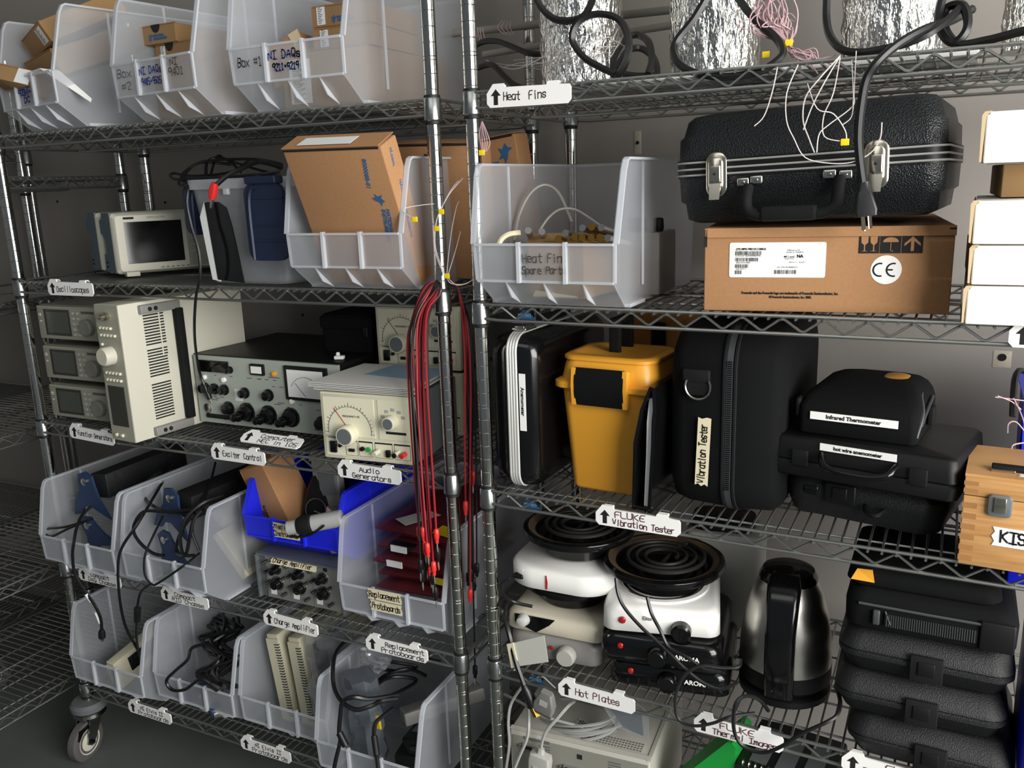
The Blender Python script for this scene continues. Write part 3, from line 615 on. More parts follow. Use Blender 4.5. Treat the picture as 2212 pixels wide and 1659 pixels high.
# things lying on it
BC = thing('camera_bag','soft black case with flap resting on the gray-green control box','case',(-.452,.22,S3+.173),R(4))
MB().rloft([(0,.120,.13,.012,.06,.065),(.004,.128,.138,.016,.06,.065),(.055,.132,.142,.018,.06,.065),(.058,.140,.150,.02,.06,.065),(.080,.140,.150,.02,.06,.065),(.088,.125,.135,.02,.06,.065)]).build('body','black_fabric',BC); MB().rbox((.118,-.008,.050),(.012,.006,.024),.002).build('buckle','black',BC)
tag(MB().rbox((0,0,.004),(.022,.014,.008),.002).rbox((-.004,.004,.010),(.008,.006,.010),.002).build('paper_scrap','paper',None,(-.362,.155,S3+.173),(0,0,R(20))),'small crumpled white scrap on the gray-green control box','scrap')

# ------------------------------------------------------------------ audio generators
def audio(label, x, y, z, rz=0, d=.20, screw=True):
    t = thing('audio_generator',label,'audio generator',(x,y,z),rz,'cream audio generators'); w,h = .212,.140
    MB().rbox((w/2,d/2+.006,h/2),(w-.004,d,h-.004),.003).build('case','steelgray',t); 
    MB().rbox((w/2,.002,h/2),(w,.014,h),.004,ax='y').build('bezel','cream',t)
    MB().box(.008,.125,-.0062,-.0045,.050,.130).build('dial_window','creamface',t); MB().box(.134,w-.008,-.0062,-.0045,.050,.130).build('range_panel','creamface',t); MB().box(.008,w-.008,-.0058,-.0045,.008,.044).build('lower_panel','creamface',t)
    s_ = MB(); c=(.067,.062)
    s_.tube([(c[0]+.050*cos(a),-.0066,c[1]+.050*sin(a)) for a in [R(-8+196*i/24) for i in range(25)]],.0004,4)
    for i in range(25):
        a=R(-5+190*i/24); l=.004 if i%4 else .008; s_.tube([(c[0]+.050*cos(a),-.0066,c[1]+.050*sin(a)),(c[0]+(.050+l)*cos(a),-.0066,c[1]+(.050+l)*sin(a))],.0004,4)
    s_.build('scale_arc','ink',t); printed(t,'FREQUENCY HZ',.0055,'ink',(.072,-.0066,.092))
    MB().tube([(c[0],-.007,c[1]),(c[0]-.034,-.007,c[1]+.046)],.0006,4).build('pointer','red_lamp',t)
    kb = MB().lathe([(.020,0),(.021,-.020),(.0185,-.024)],(c[0],-.006,c[1]-.006),24,0,'y').build('tuning_knob','cream',t); MB().lathe([(.0165,-.0300),(.0165,-.0303)],(c[0],0,c[1]-.006),24,0,'y').build('knob_cap','steelgray',kb)
    kb = MB().lathe([(.014,0),(.0145,-.018),(.0125,-.021)],(.166,-.006,.088),20,0,'y').build('range_knob','cream',t); MB().lathe([(.011,-.0270),(.011,-.0273)],(.166,0,.088),20,0,'y').build('knob_cap','steelgray',kb)
    r_ = MB()
    for i in range(5): a=R(20+35*i); r_.rbox((.168+.024*cos(a),-.0064,.090+.022*sin(a)),(.009,.0006,.006),.0002)
    r_.build('range_marks','gray_plastic',t); MB().box(.150,.195,-.0066,-.006,.062,.067).build('range_strip','ink',t)
    MB().rbox((.026,-.007,.026),(.015,.006,.024),.001).build('power_switch','black_gloss',t); printed(t,'POWER',.005,'ink',(.024,-.0062,.045))
    bx = MB()
    for x0,x1,ww in ((.054,.082,1),(.085,.117,1),(.122,.162,1),(.166,.202,1)):
        bx.box(x0,x1,-.0062,-.0057,.0395,.0425); bx.box(x0,x0+.0006,-.0062,-.0057,.010,.04); bx.box(x1-.0006,x1,-.0062,-.0057,.010,.04); bx.box(x0,x1,-.0062,-.0057,.010,.0106)
    bx.build('panel_lines','ink',t)
    MB().lathe([(.0035,0),(.0035,-.006)],(.043,-.006,.030),10,0,'y').lathe([(.0045,0),(.0045,-.006)],(.094,-.006,.027),10,0,'y').rbox((.069,-.008,.022),(.012,.004,.006),.0005).rbox((.153,-.009,.022),(.008,.008,.014),.0005).build('jacks','black',t)
    MB().lathe([(.0045,0),(.0045,-.006)],(.108,-.006,.027),10,0,'y').build('ground_jack','green_bright',t); MB().cyl((.130,-.006,.024),(.128,-.022,.022),.0055,12).build('fine_knob','cream',t); MB().cyl((.176,-.006,.026),(.174,-.020,.024),.005,12,1,cap=(1,1)).cyl((.174,-.020,.024),(.173,-.024,.0235),.005,12,0).build('output_terminal',['black','cream'],t); MB().cyl((.190,-.006,.024),(.188,-.020,.022),.005,12).build('output_terminal','red_plug',t)
    f = MB(); [f.cyl((fx,fy,-.004),(fx,fy,.004),.008,10) for fx in (.02,w-.02) for fy in (.02,d-.02)]; f.build('feet','ink',t)
    return t
audio('cream audio generator at the front with a stack of sheets on top',-.293,-.006,S3+.004,R(4),.19)
audio('cream audio generator at the back on the bottom, half hidden behind the chrome post',-.300,.222,S3+.004,0,.18)
audio('cream audio generator at the back stacked on another one',-.300,.218,S3+.150,0,.18)
for i,(nm,lb,m_,x,y,z,a,ww,dd) in enumerate((('paper_stack','stack of thin white sheets on top of the front audio generator','foam_white',-.305,-.012,S3+.1465,4,.225,.185),('blue_sheet','pale blue sheet at the back of the white sheets on the audio generator','bluesheet',-.245,.080,S3+.1605,-3,.16,.10))):
    mb = MB()
    for j in range(5 if i==0 else 1):
        z0 = j*.0025+.0007*(j+1); o_ = .004*sin(j*2.1)
        mb.slab([(o_-.004*j,o_*.5,z0),(ww+o_,-.004,z0-.0006),(ww-.01+o_,dd,z0+.001),(.006,dd+o_,z0+.001)],.0012)
    tag(mb.build(nm,m_,None,(x,y,z),(0,0,R(a)),0),lb,'sheets')

# ------------------------------------------------------------------ charge amplifier
CA = thing('charge_amplifier','gray metal charge amplifier with three columns of black knobs under the blue bin','amplifier',(-.556,.046,S4))
w,h,d = .240,.111,.27
MB().rbox((w/2,d/2,h/2),(w,d,h),.002).box(-.002,w+.002,-.010,.0,h-.003,h+.0005).box(-.002,.002,-.010,.0,0,h).box(w-.002,w+.002,-.010,.0,0,h).build('case','steelgray',CA)
MB().box(.022,w-.006,-.004,.0005,.003,h-.004).build('front_panel','alupanel',CA)
for i in range(3):
    x = .050+i*.066
    for z,r,l in ((.078,.0105,.02),(.042,.0125,.016)):
        knob(CA,x+.004,z,r,l)
        MB().lathe([(r*1.45,-.0042),(r*1.45,-.005)],(x+.004,0,z),18,0,'y').build('dial_ring','silver',CA)
    for dx,z in ((-.020,.095),(-.018,.072),(-.016,.046),(.026,.060),(.028,.022)): MB().cyl((x+dx,-.004,z),(x+dx-.006,-.016,z-.004),.0035,8).build('switch','black',CA)
    MB().box(x+.008,x+.018,-.0055,-.004,.096,.104).build('connector','ink',CA); MB().box(x-.018,x-.002,-.0048,-.004,.012,.034).build('white_label','tapewhite',CA)
    MB().box(x-.026,x-.0252,-.0046,-.004,.006,.104).build('panel_line','pengray',CA)
masking(CA,(.112,-.0110,.102),.130,.016,[('Charge Amplifier',-.058,-.004,.010,.112)],rot=(R(-35),R(0),0))
# contents of the blue bin
cb = carton('shipping_carton','brown carton with printed bird logo leaning in the blue bin','box',(-.500,.085,S4+.122),(R(8),R(-20),R(-6)),.080,.09,.200,'card',notch=False)
bird(cb,(-.025,-.0012,.030),.016,'inkblue',(0,R(75),0)); printed(cb,'NATIONAL',.010,'ink',(-.030,-.0012,.068),(R(90),R(-82),0),bold=.0003); printed(cb,'INSTRUMENTS',.010,'ink',(-.020,-.0012,.072),(R(90),R(-82),0),bold=.0003)
MB().lathe([(.016,-.0006),(.016,-.0002)],(-.024,0,.150),16,0,'y').build('seal','card_dark',cb)
ml = thing('pocket_microscope','black and silver tubular instrument lying over the front of the blue bin','instrument',(-.408,-.012,S4+.213),0,None,(0,R(-10),R(24)))
MB().lathe([(.010,0),(.0155,.0005),(.0155,.022),(.014,.0225)],n=20,ax='x').build('end_cap','alu_dull',ml); MB().lathe([(.017,.0225),(.021,.03),(.021,.052),(.017,.056)],n=20,ax='x').build('collar','black_soft',ml); MB().lathe([(.0185,.056),(.0185,.120),(.016,.122)],n=20,ax='x').build('barrel','alu_dull',ml)
bk = thing('handheld_meter','black handheld meter with a round pointer dial standing in the blue bin','instrument',(-.440,.10,S4+.150),0,None,(R(-14),R(14),R(5)))
MB().rloft([(0,.075,.05,.012,0,.02),(.10,.085,.055,.014,0,.02),(.19,.06,.045,.012,0,.02)]).build('body','black',bk); MB().torus((0,-.010,.06),.026,.0012,28,6,ax='y').build('dial_rim','silver',bk); MB().box(-.004,.014,-.0105,-.0095,.055,.058).build('pointer','silver',bk)
gm = thing('control_module','gray flat module with printed rating label standing in the blue bin','module',(-.385,.105,S4+.150),0,None,(R(-8),R(-10),R(-2)))
MB().rbox((0,.012,.10),(.075,.022,.20),.003).build('body','gray_enamel',gm); MB().box(-.018,.028,-.0006,.0,.095,.150).build('rating_label','steelgray',gm); MB().lathe([(.004,-.002),(.004,.001)],(-.02,0,.05),10,0,'y').build('screw','ink',gm)
mt = MB().rbox((0,0,0),(.060,.030,.090),.003).build('metal_bracket','steel_brushed',None,(-.350,.075,S4+.185),(R(-10),R(8),R(-30))); tag(mt,'plain brushed metal block at the right end of the blue bin','block')
# replacement boards in pink antistatic bags
for i,(z,dx,dy,lab) in enumerate(((.064,.0,0,'bottom pink antistatic bag of boards in the "Replacement Protoboards" bin'),(.092,.004,.01,'second pink antistatic bag from the bottom of the boards pile'),(.122,-.004,.0,'third pink antistatic bag of boards, white label at its edge'),(.152,.002,.012,'fourth pink antistatic bag of boards with black connector edge'),(.186,-.006,.02,'topmost pink antistatic bag of boards, silver label on top'))):
    p = thing('bagged_board',lab,'circuit board',(-.150+dx,.060+dy,S4+z),0,'pink-bagged protoboards',(R(2),R(-3+i*1.2),R(-3+2*(i%2))))
    mb = MB(); nx,ny = 10,8; tp=[]; 
    for sgn in (1,-1):
        for j in range(ny+1):
            for k_ in range(nx+1):
                x=-.095+.19*k_/nx; y=.30*j/ny; ed=min(k_,nx-k_)/nx*2*min(1,min(j,ny-j)/ny*4); zz=.012+sgn*(.002+.009*min(1,ed*2.5))+.0035*sin(k_*1.7+j*2.3+i)*min(1,ed*3); tp.append((x,y,zz))
    n1=(nx+1)*(ny+1); fs=[]
    for sgn in (0,1):
        for j in range(ny):
            for k_ in range(nx):
                a=sgn*n1+j*(nx+1)+k_; q_=(a,a+1,a+nx+2,a+nx+1); fs.append(q_ if sgn==0 else q_[::-1])
    mb.add(tp,fs); mb.build('antistatic_bag','redbag',p)
    bd = MB().rbox((0,.15,.011),(.165,.25,.006),.001).build('circuit_board','pcb',p)
    if i in (2,3): MB().box(-.055,-.015,-.0012,.002,.006,.020).build('white_label','tapewhite',p)
    if i==4: MB().slab([(-.060,.03,.0262),(-.020,.012,.0262),(.02,.09,.0265),(-.02,.10,.0265)],.0005).build('silver_label','tapegray',p); MB().slab([(.050,.01,.025),(.092,.01,.022),(.092,.05,.022),(.050,.05,.025)],.0005).build('warning_label','label_yellow',p)
    if i == 1: MB().slab([(.045,-.001,.010),(.085,-.001,.008),(.085,.002,.022),(.045,.002,.024)],.0005).build('warning_label','label_yellow',p)
    if i==3: MB().rbox((-.03,.012,.016),(.06,.02,.012),.001).build('edge_connector','black',p)
# compact chassis bins
def chassis(label, loc, rot, group):
    t = thing('chassis',label,'instrument chassis',loc,0,group,rot)
    MB().rbox((.034,.135,.038),(.050,.27,.062),.002).build('body','black_hard',t)
    v = MB(); [v.lathe([(.005,0),(.005,.0008)],(.0591,.03+.026*i,.054),8,0,'x') for i in range(8)]; v.build('vent_holes','ink',t)
    for z,sc,a in ((.012,1.6,6),(-.100,1.5,-24)):
        mb = MB().prism([(-.014,.036),(.0,.042),(.014,.036),(.018,.020),(.026,.0),(.046,-.030),(.020,-.020),(.006,-.014),(-.008,-.018),(-.014,-.030),(-.030,-.034),(-.026,-.012),(-.014,.010)],-.016,-.010)
        b_ = mb.build('bracket','navy2',t,(0,0,z),(0,R(a),0)); b_.scale = (sc,1,sc); MB().lathe([(.006,-.016),(.006,-.020),(.004,-.021)],(0,0,.026),14,0,'y').build('thumbscrew','silver',b_)
    return t
chassis('black chassis with navy end brackets in the bin over the "Compact DAQ Chasse" tag',(-1.060,.018,S4+.180),(0,R(-3),R(3)),'chassis with navy brackets')
chassis('black chassis with navy bracket in the cable-filled bin over the "Compact RIO Chasse" tag',(-.782,.020,S4+.176),(0,R(10),R(-4)),'chassis with navy brackets')
t = thing('power_adapter','white power adapter block lying among cables behind the navy bracket','adapter',(-.735,.12,S4+.150),0,None,(R(-10),R(20),R(-20))); MB().rbox((0,.05,0),(.075,.13,.035),.008).build('body','board_beige',t)
t = thing('power_adapter','white slim board leaning against the right wall of its cable-filled bin','adapter',(-.660,.07,S4+.075),0,None,(R(0),R(-38),R(2))); MB().rbox((0,.10,0),(.026,.22,.13),.004).build('body','board_beige',t)
v=MB(); [v.lathe([(.004,0),(.004,.0008)],(.0132,.03+.03*i,.03+.02*(i%2)),8,0,'x') for i in range(6)]; v.build('screw','tapegray',t)
# boards on the bottom shelf
def board(label, loc, rot, w=.030, l=.24, h=.19):
    t = thing('prototyping_board',label,'circuit board',loc,0,'cream prototyping boards',rot)
    MB().rbox((0,l/2,h/2),(w,l,h),.003).box(-w/2,w/2,-.004,.0,.01,h-.01).build('frame','board_beige',t)
    mb = MB(); z=.02
    while z < h-.02: mb.box(w/2-.012,w/2+.0008,-.0045,.0,z,z+.003); z += .007
    mb.build('edge_fingers','pcb',t); MB().rbox((w/2+.002,l*.4,h*.6),(.004,l*.5,h*.5),.001).build('socket_block','black',t)
    return t
board('cream board lying slanted in the bin nearest the caster',(-1.052,.004,S5+.012),(R(13),R(3),R(-3)),.030,.27,.085)
t_=board('cream upright board, left of two in the bin of gray boards',(-.535,.070,S5+.005),(0,R(-7),R(3)),.034,.28,.235)
t_=board('cream upright board beside a clear plastic bag in the bin of gray boards',(-.478,.075,S5+.005),(0,R(-6),R(2)),.034,.28,.235)
def crumple(label, loc, rot, w, h, d, m='bag', cat='bag', seed=1, name='plastic_bag', group=None):
    rn = random.Random(seed); n,k = 16,12; L=[]
    for j in range(k+1):
        f=j/k; r_=[]
        for i in range(n):
            a=2*pi*i/n; g=(.8+.35*rn.random())*(1-.3*abs(f-.5)); r_.append((w/2*cos(a)*g,d/2*sin(a)*g,h*f+rn.uniform(-1,1)*h*.02))
        L.append(r_)
    return tag(MB().loft(L).build(name,m,None,loc,rot,25),label,cat,group)
crumple('clear crinkled bag around the right-hand gray boards on the bottom shelf',(-.425,.12,S5+.006),(R(-4),R(-4),0),.085,.25,.16,seed=4)
crumple('silver-gray static bag standing in the end bin with yellow sticker',(-.262,.03,S5+.008),(R(8),R(2),0),.085,.24,.07,'antistatic',seed=9,name='static_bag')
o_=bpy.data.objects[[o.name for o in bpy.data.objects if o.name.startswith('static_bag')][0]]; MB().rbox((.040,-.014,.135),(.016,.006,.036),.002).build('warning_sticker','label_yellow',o_)
crumple('clear bag end with bright highlights above the static bag',(-.262,.06,S5+.235),(R(10),R(20),0),.075,.05,.05,'bag',seed=12)
t = thing('power_brick','black power adapter with socket end lying in the end bin on the bottom shelf','adapter',(-.135,.02,S5+.085),0,'black power bricks',(R(14),R(-20),R(-12))); MB().rbox((0,.07,0),(.075,.15,.045),.008).build('body','black',t); MB().rbox((0,-.006,0),(.030,.004,.018),.004).build('inlet','black_gloss',t); MB().box(-.02,.03,.02,.10,.0226,.0230).build('rating_label','steelgray',t)
t = thing('power_brick','black power adapter behind the socket-ended one, bright top edge','adapter',(-.170,.05,S5+.135),0,'black power bricks',(R(4),R(-10),R(-42))); MB().rbox((0,.08,0),(.045,.19,.030),.004).build('body','gray_enamel',t)
t = thing('power_brick','black power adapter at the bottom of the end bin','adapter',(-.150,.03,S5+.025),0,'black power bricks',(0,0,R(10))); MB().rbox((0,.08,0),(.10,.16,.045),.008).build('body','black',t)
# ================================================================== right-hand unit (u along the front, v into the depth)
def rthing(name, label, cat, u, v, z, rz=0, group=None, rot=None):
    return thing(name, label, cat, RW(u,v,z), 0, group, (rot[0],rot[1],rot[2]+TH) if rot else (0,0,rz+TH))
# ------------------------------------------------------------------ foil-wrapped heat fins on the top shelf
for u,v,r,lab in ((.140,.150,.071,'foil-wrapped cylinder standing nearest the chrome posts on the top shelf'),(.372,.165,.072,'foil-wrapped cylinder ringed by a hanging black cord loop, second from the posts'),(.640,.185,.073,'foil-wrapped cylinder beside the pink wire bundle, third from the posts'),(.860,.215,.072,'foil-wrapped cylinder at the top right picture corner')):
    t = rthing('heat_fin',lab,'foil cylinder',u,v,T1+.010,random.random(),'foil-wrapped heat fins')
    rn = random.Random(int(u*1000)); n,k = 40,26; L = []
    for j in range(k+1):
        z = .34*j/k; L.append([((r+rn.uniform(-.0016,.0016)+.0012*sin(9*z*20+i))*cos(2*pi*i/n),(r+rn.uniform(-.0016,.0016)+.0012*sin(9*z*20+i))*sin(2*pi*i/n),z) for i in range(n)])
    MB().loft(L).build('foil_wrap','foil',t,smooth=70); MB().lathe([(r-.012,.34),(r-.012,.345),(.0,.345)],n=24).build('foam_core','foam_white',t)
for u0,u1,v0,v1,lab in ((.20,.50,.075,.26,'white foam slab under the foil cylinders nearest the post'),(.52,.76,.10,.29,'white foam slab under the foil cylinders on the right')):
    c = RW(0,0,0); tag(MB().rbox(((u0+u1)/2,(v0+v1)/2,.0045),(u1-u0,v1-v0,.009),.002).build('foam_slab','foam_white',None,RW(0,0,T1),(0,0,TH)),lab,'slab')
def rod(lab, a, b, r): tag(MB().cyl(RW(*a),RW(*b),r,12).build('plastic_rod','rodgray'),lab,'rod','gray plastic rods')
# ------------------------------------------------------------------ second shelf
fb = rthing('shipping_box','brown cardboard box with CE sticker and three black handling symbols','box',.404,.002,T2,R(7.4))
w,h,d = .349,.125,.30
MB().rbox((w/2,d/2,h/2),(w,d,h),.002).build('carton_body','card',fb)
MB().slab([(.004,-.001,h-.012),(w+.001,-.001,h-.012),(w+.001,.002,h+.002),(.004,.002,h+.002)],.002).slab([(0,.0,h),(w,.0,h),(w,d,h+.004),(0,d,h+.004)],.002).build('lid_flap','card',fb)
MB().box(-.0012,.004,-.0008,.02,h-.026,h-.010).box(w-.008,w+.0008,-.0012,.01,h-.006,h-.001).build('flap_gap','ink',fb)
lb = MB().rbox((.108,-.0006,.079),(.140,.0008,.053),.0003,.003,ax='y').build('shipping_label','paper',fb)
bc = MB(); rn = random.Random(5)
def bars(x0,x1,z0,z1):
    x=x0
    while x<x1: w_=rn.choice((.0006,.0006,.0012)); bc.box(x,x+w_,-.0013,-.0010,z0,z1); x+=w_+rn.choice((.0006,.001))
bars(.047,.085,.0865,.0925); bars(.047,.080,.0770,.0825); bars(.047,.066,.0670,.0725); bars(.047,.056,.0575,.0630); bars(.105,.137,.0580,.0640)
bc.build('barcode','ink',lb)
for s_,x,z,sz,b in (('(1P) MPN PBS12C128SLK',.070,.0955,.0042,.0002),('(1T) LOT ADMW0907MA',.066,.0853,.0034,0),('(9D) DTE 0907',.059,.0750,.0034,0),('(Q) QTY 1',.056,.0652,.0034,0),('Diffused in US',.132,.0935,.0032,0),('Assem in USA(RU)',.134,.0905,.0032,0),('MS Level',.126,.0838,.0042,.0001),('NA',.1415,.0845,.0062,.0004),('Sealed N/A',.126,.0808,.003,0),('PbFree Y    RoHS Y',.138,.0755,.0030,0),('(X) LPN RU00005LIV',.124,.0680,.0034,0)):
    printed(lb,s_,sz,'ink',(x,-.0011,z),bold=b)
for i in range(3):
    x=.223+i*.0288; MB().box(x,x+.0275,-.0010,-.0004,.0885,.1155).build('handling_symbol','ink',fb)
    m_=MB()
    if i==0:
        for q in (.0075,.0198): m_.prism([(x+q-.005,.113),(x+q+.005,.113),(x+q+.0045,.104),(x+q+.0008,.1005),(x+q+.0008,.0925),(x+q+.0045,.0915),(x+q-.0045,.0915),(x+q-.0008,.0925),(x+q-.0008,.1005),(x+q-.0045,.104)],-.0013,-.0010)
    if i==1:
        m_.prism([(x+.0137+.0105*cos(a),.1045+.007*sin(a)) for a in [pi*k/12 for k in range(13)]],-.0013,-.0010); m_.tube([(x+.0137,-.0012,.105),(x+.0137,-.0012,.0925),(x+.0155,-.0012,.0910),(x+.0172,-.0012,.0925)],.0006,5)
    if i==2:
        m_.prism([(x+.0137,.1125),(x+.0245,.1025),(x+.0245,.0985),(x+.0158,.1060),(x+.0158,.0915),(x+.0116,.0915),(x+.0116,.1060),(x+.003,.0985),(x+.003,.1025)],-.0013,-.0010)
    m_.build('symbol_cutout','card',fb)
ce = MB().lathe([(.0210,0),(.0210,-.0006)],(.2615,0,.0645),32,0,'y').build('round_sticker','paper',fb)
m_=MB()
for cx,full in ((.2535,0),(.2715,1)):
    A_=[R(45+270*k/14) for k in range(15)]; rr_=.0093
    m_.tube([(cx+rr_*cos(a),-.0008,.0645+rr_*sin(a)) for a in [R(75+210*k/14) for k in range(15)]],.0012,6)
    if full: m_.tube([(cx-rr_,-.0008,.0645),(cx-.001,-.0008,.0645)],.0012,6)
m_.build('lettering','ink',ce)
printed(fb,'Freescale and the Freescale logo are trademarks of Freescale Semiconductor, Inc.',.0056,'ink',(.128,-.0006,.0285),bold=.0002,sx=.76); printed(fb,'© Freescale Semiconductor, Inc. 2005.',.0052,'ink',(.130,-.0006,.0225),bold=.0002,sx=.76)
# suitcase on the box
su = rthing('hard_suitcase','black pebbled hard suitcase with two nickel latches lying on the brown box','suitcase',.352,.018,.527,0,None,(0,R(-1.6),R(-3.5)))
w,h,d = .383,.148,.30
d,h=.30,.165; L=[(.0,w-.05,d-.04,.026),(.006,w-.022,d-.018,.028),(.030,w-.016,d-.012,.028),(.034,w-.004,d-.003,.028),(.078,w,d,.028)]
mb=MB(); mb.rloft([(z,a,b,r,w/2,d/2) for z,a,b,r in L]+[(.128,w-.003,d-.003,.028,w/2,d/2),(.133,w-.013,d-.012,.028,w/2,d/2),(.155,w-.024,d-.022,.028,w/2,d/2),(.162,w-.040,d-.038,.026,w/2,d/2),(.165,w-.07,d-.06,.024,w/2,d/2)],n=6); mb.build('shell','black_leather',su,smooth=60)
tr=MB()
for z in (.074,.083,.093): tr.rloft([(z-.0014,w+.004,d+.004,.029,w/2,d/2),(z,w+.008,d+.008,.030,w/2,d/2),(z+.0014,w+.004,d+.004,.029,w/2,d/2)],0,n=6,cap=(1,1))
tr.rloft([(.070,w+.004,d+.004,.029,w/2,d/2),(.097,w+.004,d+.004,.029,w/2,d/2)],1,n=6); tr.build('trim_bands',['band','black'],su,smooth=30)
for x in (.069,.296):
    l=MB().rloft([(.0,.032,.062,.012,x,.072),(-.003,.032,.062,.012,x,.072),(-.0045,.028,.058,.012,x,.072)],0,'y'); l.T=None
    lt=MB(); lt.rloft([(-.003,.032,.066,.014,x,.073),(-.006,.032,.066,.014,x,.073),(-.0075,.027,.060,.012,x,.073)],0,'y'); p=lt.build('latch','nickel',su)
    MB().rloft([(-.0075,.022,.050,.009,x,.074),(-.011,.022,.050,.009,x,.074),(-.0125,.018,.046,.008,x,.074)],0,'y').build('latch_frame','nickel',p); MB().rbox((x,-.0145,.074),(.017,.004,.024),.001).build('hasp','nickel',p); MB().slab([(x-.009,-.0130,.060),(x+.009,-.0130,.060),(x+.008,-.0185,.036),(x-.008,-.0185,.036)],.0015).build('latch_tab','nickel',p); MB().lathe([(.0022,-.0166),(.0022,-.0170)],(x,0,.074),10,0,'y').build('keyhole','ink',p)
hd=MB(); 
def slabpath(mb,pts,wy,th):
    for a,b in zip(pts[:-1],pts[1:]): mb.tube([a,b],th,8)
hd.tube(spline([(.118,-.006,.052),(.118,-.016,.040),(.120,-.022,.022),(.130,-.024,.013),(.150,-.025,.010),(.215,-.025,.010),(.234,-.024,.013),(.246,-.022,.022),(.248,-.016,.042),(.248,-.006,.058)],4),.0085,10); p=hd.build('carry_handle','black_soft',su)
hd2=MB().rbox((.182,-.025,.012),(.082,.020,.022),.006).build('grip','black_soft',p)
for x,z in ((.108,.060),(.128,.062),(.232,.064),(.254,.062)):
    q=MB().rbox((x+(.002),-.005,z),(.018,.006,.012),.002).build('handle_bracket','silver',su); MB().lathe([(.003,-.008),(.002,-.0098)],(x+.002,0,z),10,0,'y').build('rivet','nickel',q)
# white boxes at the right edge
for lab,z,h,du,dv,rz in (('lowest white box of the stack at the right picture edge',T2,.051,.0,.0,0),('second white box from the bottom at the right picture edge',T2+.053,.052,.003,.004,R(1)),('third white box from the bottom at the right picture edge',T2+.107,.056,.000,-.003,R(-1)),('topmost white box at the right picture edge, set apart above a brown one',T2+.210,.064,.004,-.004,R(-2))):
    t=rthing('white_box',lab,'box',.770+du,-.034+dv,z,rz,'white cardboard boxes')
    MB().rbox((.085,.13,h/2),(.17,.26,h),.002).build('carton_body','card_white',t)
    MB().slab([(-.001,.002,.001),(-.001,.250,.001),(-.001,.250,h-.002),(-.001,.002,h-.002)],-.0015).build('shaded_side','kraft',t)  # brown sheet puts the shadow on the left face into colour
    MB().prism([(-.005,h-.004),(-.002,h+.0005),(.006,h+.001),(.004,h-.003),(.0,h-.006),(-.0015,.002),(-.004,.002)],.0,.004).build('edge_flap','card_edge',t)
t=rthing('brown_box','brown carton set back between the white boxes at the right edge','box',.800,.035,T2+.1645,R(2)); MB().rbox((.08,.11,.022),(.16,.22,.044),.002).build('carton_body','kraft',t)
# spare parts in the clear bin
for i,(u,v,z,a) in enumerate(((.115,-.030,.094,24),(.140,-.030,.092,22),(.185,-.035,.090,4),(.215,-.036,.098,2),(.230,-.034,.099,2),(.245,-.030,.098,0),(.200,-.034,.084,5),(.214,-.036,.083,3),(.229,-.034,.083,2),(.244,-.034,.083,0),(.171,-.034,.081,8),(.258,-.036,.082,-2))):
    br = i in (4,6,7,8,9,10)
    p0=RW(u,v,T2+z+.034); p1=RW(u+.13*sin(R(a))*-1+.0,v+.13*cos(R(a)),T2+z+.012)
    o_=MB().cyl(p0,p1,.0058,12).build('metal_tube','gold' if br else 'silver'); tag(o_,'short brass tube in the pile inside the "Heat Fin Spare Parts" bin' if br else 'short aluminium tube in the pile inside the "Heat Fin Spare Parts" bin','tube','brass tubes' if br else 'aluminium tubes')
t=rthing('open_carton','small open brown carton under the metal tubes in the spare parts bin','box',.150,.0,T2+.012,R(-6)); MB().rbox((0,.08,.048),(.11,.16,.096),.002).slab([(-.055,0,.096),(.055,0,.096),(.060,.035,.108),(-.058,.035,.106)],.001).build('carton_body','kraft',t)
t=rthing('valve_block','gray block with black knobs behind the tubes in the spare parts bin','fitting',.255,.13,T2+.004); MB().rbox((0,.05,.055),(.07,.10,.11),.003).build('body','gray_enamel',t); [MB().lathe([(.008,0),(.010,.006),(.009,.022),(.006,.024)],(x,.03,.11),12).build('knob','black',t) for x in (-.024,-.008,.024)]
o_=MB().rbox((0,0,0),(.085,.004,.05),.0015).build('folded_manual','masking',None,RW(.150,.015,T2+.030),(R(-50),0,TH)); tag(o_,'folded paper leaflet showing through the bottom of the spare parts bin','leaflet')
# ------------------------------------------------------------------ third shelf
ac = rthing('hard_case','black hard case standing on edge with silver band and "Anemometer" strip','case',.003,.016,T3,R(-2))
w,d,h = .098,.33,.291
def edgecase(mb,x0,x1,ins0,ins1,mi=0): mb.rloft([(x0,d-2*ins0-.01,h-2*ins0-.01,.03,d/2,h/2),(x0+.006*(1 if ins0 else 0),d-2*ins0,h-2*ins0,.03,d/2,h/2),(x1-.004,d,h,.03,d/2,h/2),(x1,d-2*ins1,h-2*ins1,.03,d/2,h/2)],mi,'x',6)
mb=MB(); mb.rloft([(0,d-.03,h-.03,.03,d/2,h/2),(.012,d-.006,h-.006,.032,d/2,h/2),(.038,d,h,.032,d/2,h/2)],0,'x',6); mb.rloft([(.060,d,h,.032,d/2,h/2),(.082,d-.006,h-.006,.032,d/2,h/2),(.094,d-.024,h-.024,.03,d/2,h/2),(.098,d-.05,h-.05,.03,d/2,h/2)],0,'x',6); mb.build('shell','black_gloss',ac,smooth=60)
sb=MB()
for k in range(4): x=.038+.0055*k; sb.rloft([(x,d+.002,h+.002,.033,d/2,h/2),(x+.0014,d+.005,h+.005,.034,d/2,h/2),(x+.004,d+.005,h+.005,.034,d/2,h/2),(x+.0055,d+.002,h+.002,.033,d/2,h/2)],0,'x',6,(1,1))
sb.build('silver_band','band',ac,smooth=30)
lt=MB().rbox((.050,.050,h+.006),(.030,.045,.006),.002).rbox((.050,.045,h+.010),(.020,.030,.004),.0015).build('latch','silver',ac); MB().rbox((.05,.165,h+.012),(.018,.11,.016),.005).build('carry_handle','black',ac)
